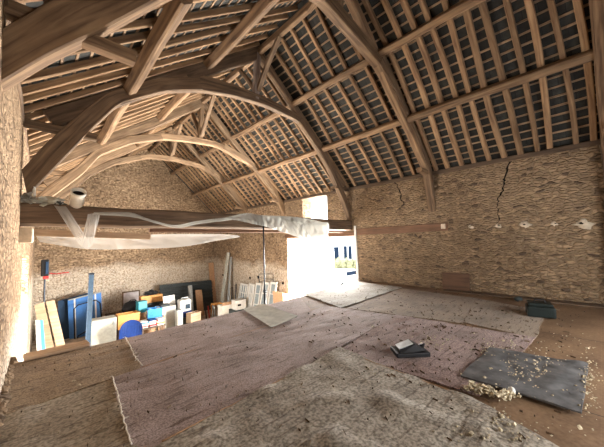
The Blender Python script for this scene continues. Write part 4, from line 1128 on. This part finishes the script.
wallstick('long_plank', 'greymat', (228.5, 252.5), (220, 306), 8.2, 8.85, .30, .07, 'longest grey plank leaning in the far corner', 'plank')
wallstick('long_plank', 'galv', (231, 257), (227, 306), 8.3, 8.86, .22, .06, 'second long grey plank leaning right of the longest one', 'plank')
wallstick('thin_bar', 'bluegrey', (232, 287), (231, 306), 8.5, 8.88, .08, .03, 'thin dark bar left of the stacked window frames', 'bar')
wallstick('thin_bar', 'bluegrey', (236, 284), (235, 306), 8.5, 8.88, .08, .03, 'thin dark bar close against the leftmost old window frame', 'bar')
# old white glazed window sashes leaning on the right wall
SH = [(238, 245.5, 284, 'leftmost white slatted window sash leaning on the far right wall', True),
      (246.5, 252, 284, 'second white slatted window sash leaning on the far right wall', True),
      (253, 258.5, 283.5, 'third white glazed window sash, in the middle of the row', False),
      (259.5, 266, 282.5, 'fourth white glazed window sash, right beside the steel prop', False),
      (267, 273, 282.5, 'rightmost white glazed window sash in the row', False)]
for i, (xa, xb, yt_, l, sl) in enumerate(SH):
    X = 8.5; a = at_x(xa, yt_, X); b = at_x(xb, yt_, X)
    ya, yb_ = b.y, a.y; zt = (a.z+b.z)/2
    t = thing('window_sash', (X, (ya+yb_)/2, GZ), l, 'window frame')
    lean = Matrix.Translation((X-.25, 0, GZ)) @ Matrix.Rotation(0.2, 4, 'Y')
    H = (zt-GZ)/math.cos(.2); fw = .09 if not sl else .07
    for p0, p1 in (((0, ya, 0), (.05, ya+fw, H)), ((0, yb_-fw, 0), (.05, yb_, H)), ((0, ya+fw, H-fw*1.3), (.05, yb_-fw, H)), ((0, ya+fw, 0), (.05, yb_-fw, fw))):
        MB().box(p0, p1, lean).build('sash_bar', 'white', t)
    for k in range(1, 4): MB().box((.005, ya+fw, H*k/4-.02), (.045, yb_-fw, H*k/4+.02), lean).build('glazing_bar', 'white', t)
    MB().box((.02, ya+fw, fw), (.03, yb_-fw, H-fw), lean).build('pane', 'glass', t)
    if sl:
        for k in range(3): yy = ya+fw+(yb_-ya-2*fw)*(k+.5)/3; MB().box((-.01, yy-.03, .1), (.02, yy+.03, H-.05), lean).build('slat', 'white', t)
# wire mesh panel on the wall above them
a = at_x(259, 274, 8.85); b = at_x(273, 274, 8.85); c = at_x(266, 290, 8.85)
t = thing('wire_panel', (8.85, (a.y+b.y)/2, c.z), 'thin wire mesh panel on the wall behind the window sashes', 'mesh panel')
P = [(8.85, a.y, c.z), (8.85, a.y, a.z), (8.85, b.y, b.z), (8.85, b.y, c.z)]
MB().tube(P, .014, 6).build('wire_frame', 'bluegrey', t)
for k in range(1, 4):
    z_ = c.z+(a.z-c.z)*k/4; MB().tube([(8.85, a.y, z_), (8.85, b.y, z_)], .009, 5).build('wire', 'bluegrey', t)
# small wall holes
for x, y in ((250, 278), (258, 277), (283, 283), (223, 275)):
    p = at_x(x, y, RWX); MB().blob((RWX, p.y, p.z), .09, x, (.3, 1, .9), .4, 2).build('joist_hole', 'hole_shade', wall_right)
# white boxes in front
t = thing('white_carton', (7.3, 14.0, GZ), 'low white carton in front of the window sashes', 'carton')
a = at_y(236, 301, 13.6); b = at_y(246, 301, 13.6)
MB().box((a.x, 13.6, a.z-.5), (b.x, 14.1, a.z)).build('carton_body', 'white', t, bevel=.01)
MB().box((a.x+.1, 13.59, a.z-.3), (a.x+.3, 13.6, a.z-.2)).build('hand_hole', 'hole_shade', t)
mb = MB(); mb.box((a.x-.1, 13.55, GZ), (b.x+.1, 14.2, a.z-.5)); tag(mb.build('plinth_box', 'charcoal'), 'dark box under the low white carton', 'box')
t = thing('long_carton', (6.6, 14.9, GZ), 'wide pale carton with an open lid between trestle and window sashes', 'carton')
a = at_y(222, 306, 14.2); b = at_y(236, 306, 14.2)
MB().box((a.x, 14.2, GZ), (b.x, 14.7, a.z)).build('carton_body', 'pvc', t, bevel=.01)
MB().box((a.x, 14.18, a.z), (b.x, 14.2, a.z+.16)).build('open_flap', 'card', t)
t = thing('brown_carton', (8.5, 11.3, GZ), 'brown carton by the left jamb of the bright doorway', 'carton')
a = at_x(283, 296, 8.3); b = at_x(273, 295, 8.3)
MB().box((8.3, a.y, GZ), (8.85, b.y, a.z)).build('carton_body', 'card', t, bevel=.01)
MB().box((8.28, a.y, a.z), (8.3, b.y, a.z+.15)).build('open_flap', 'card', t)
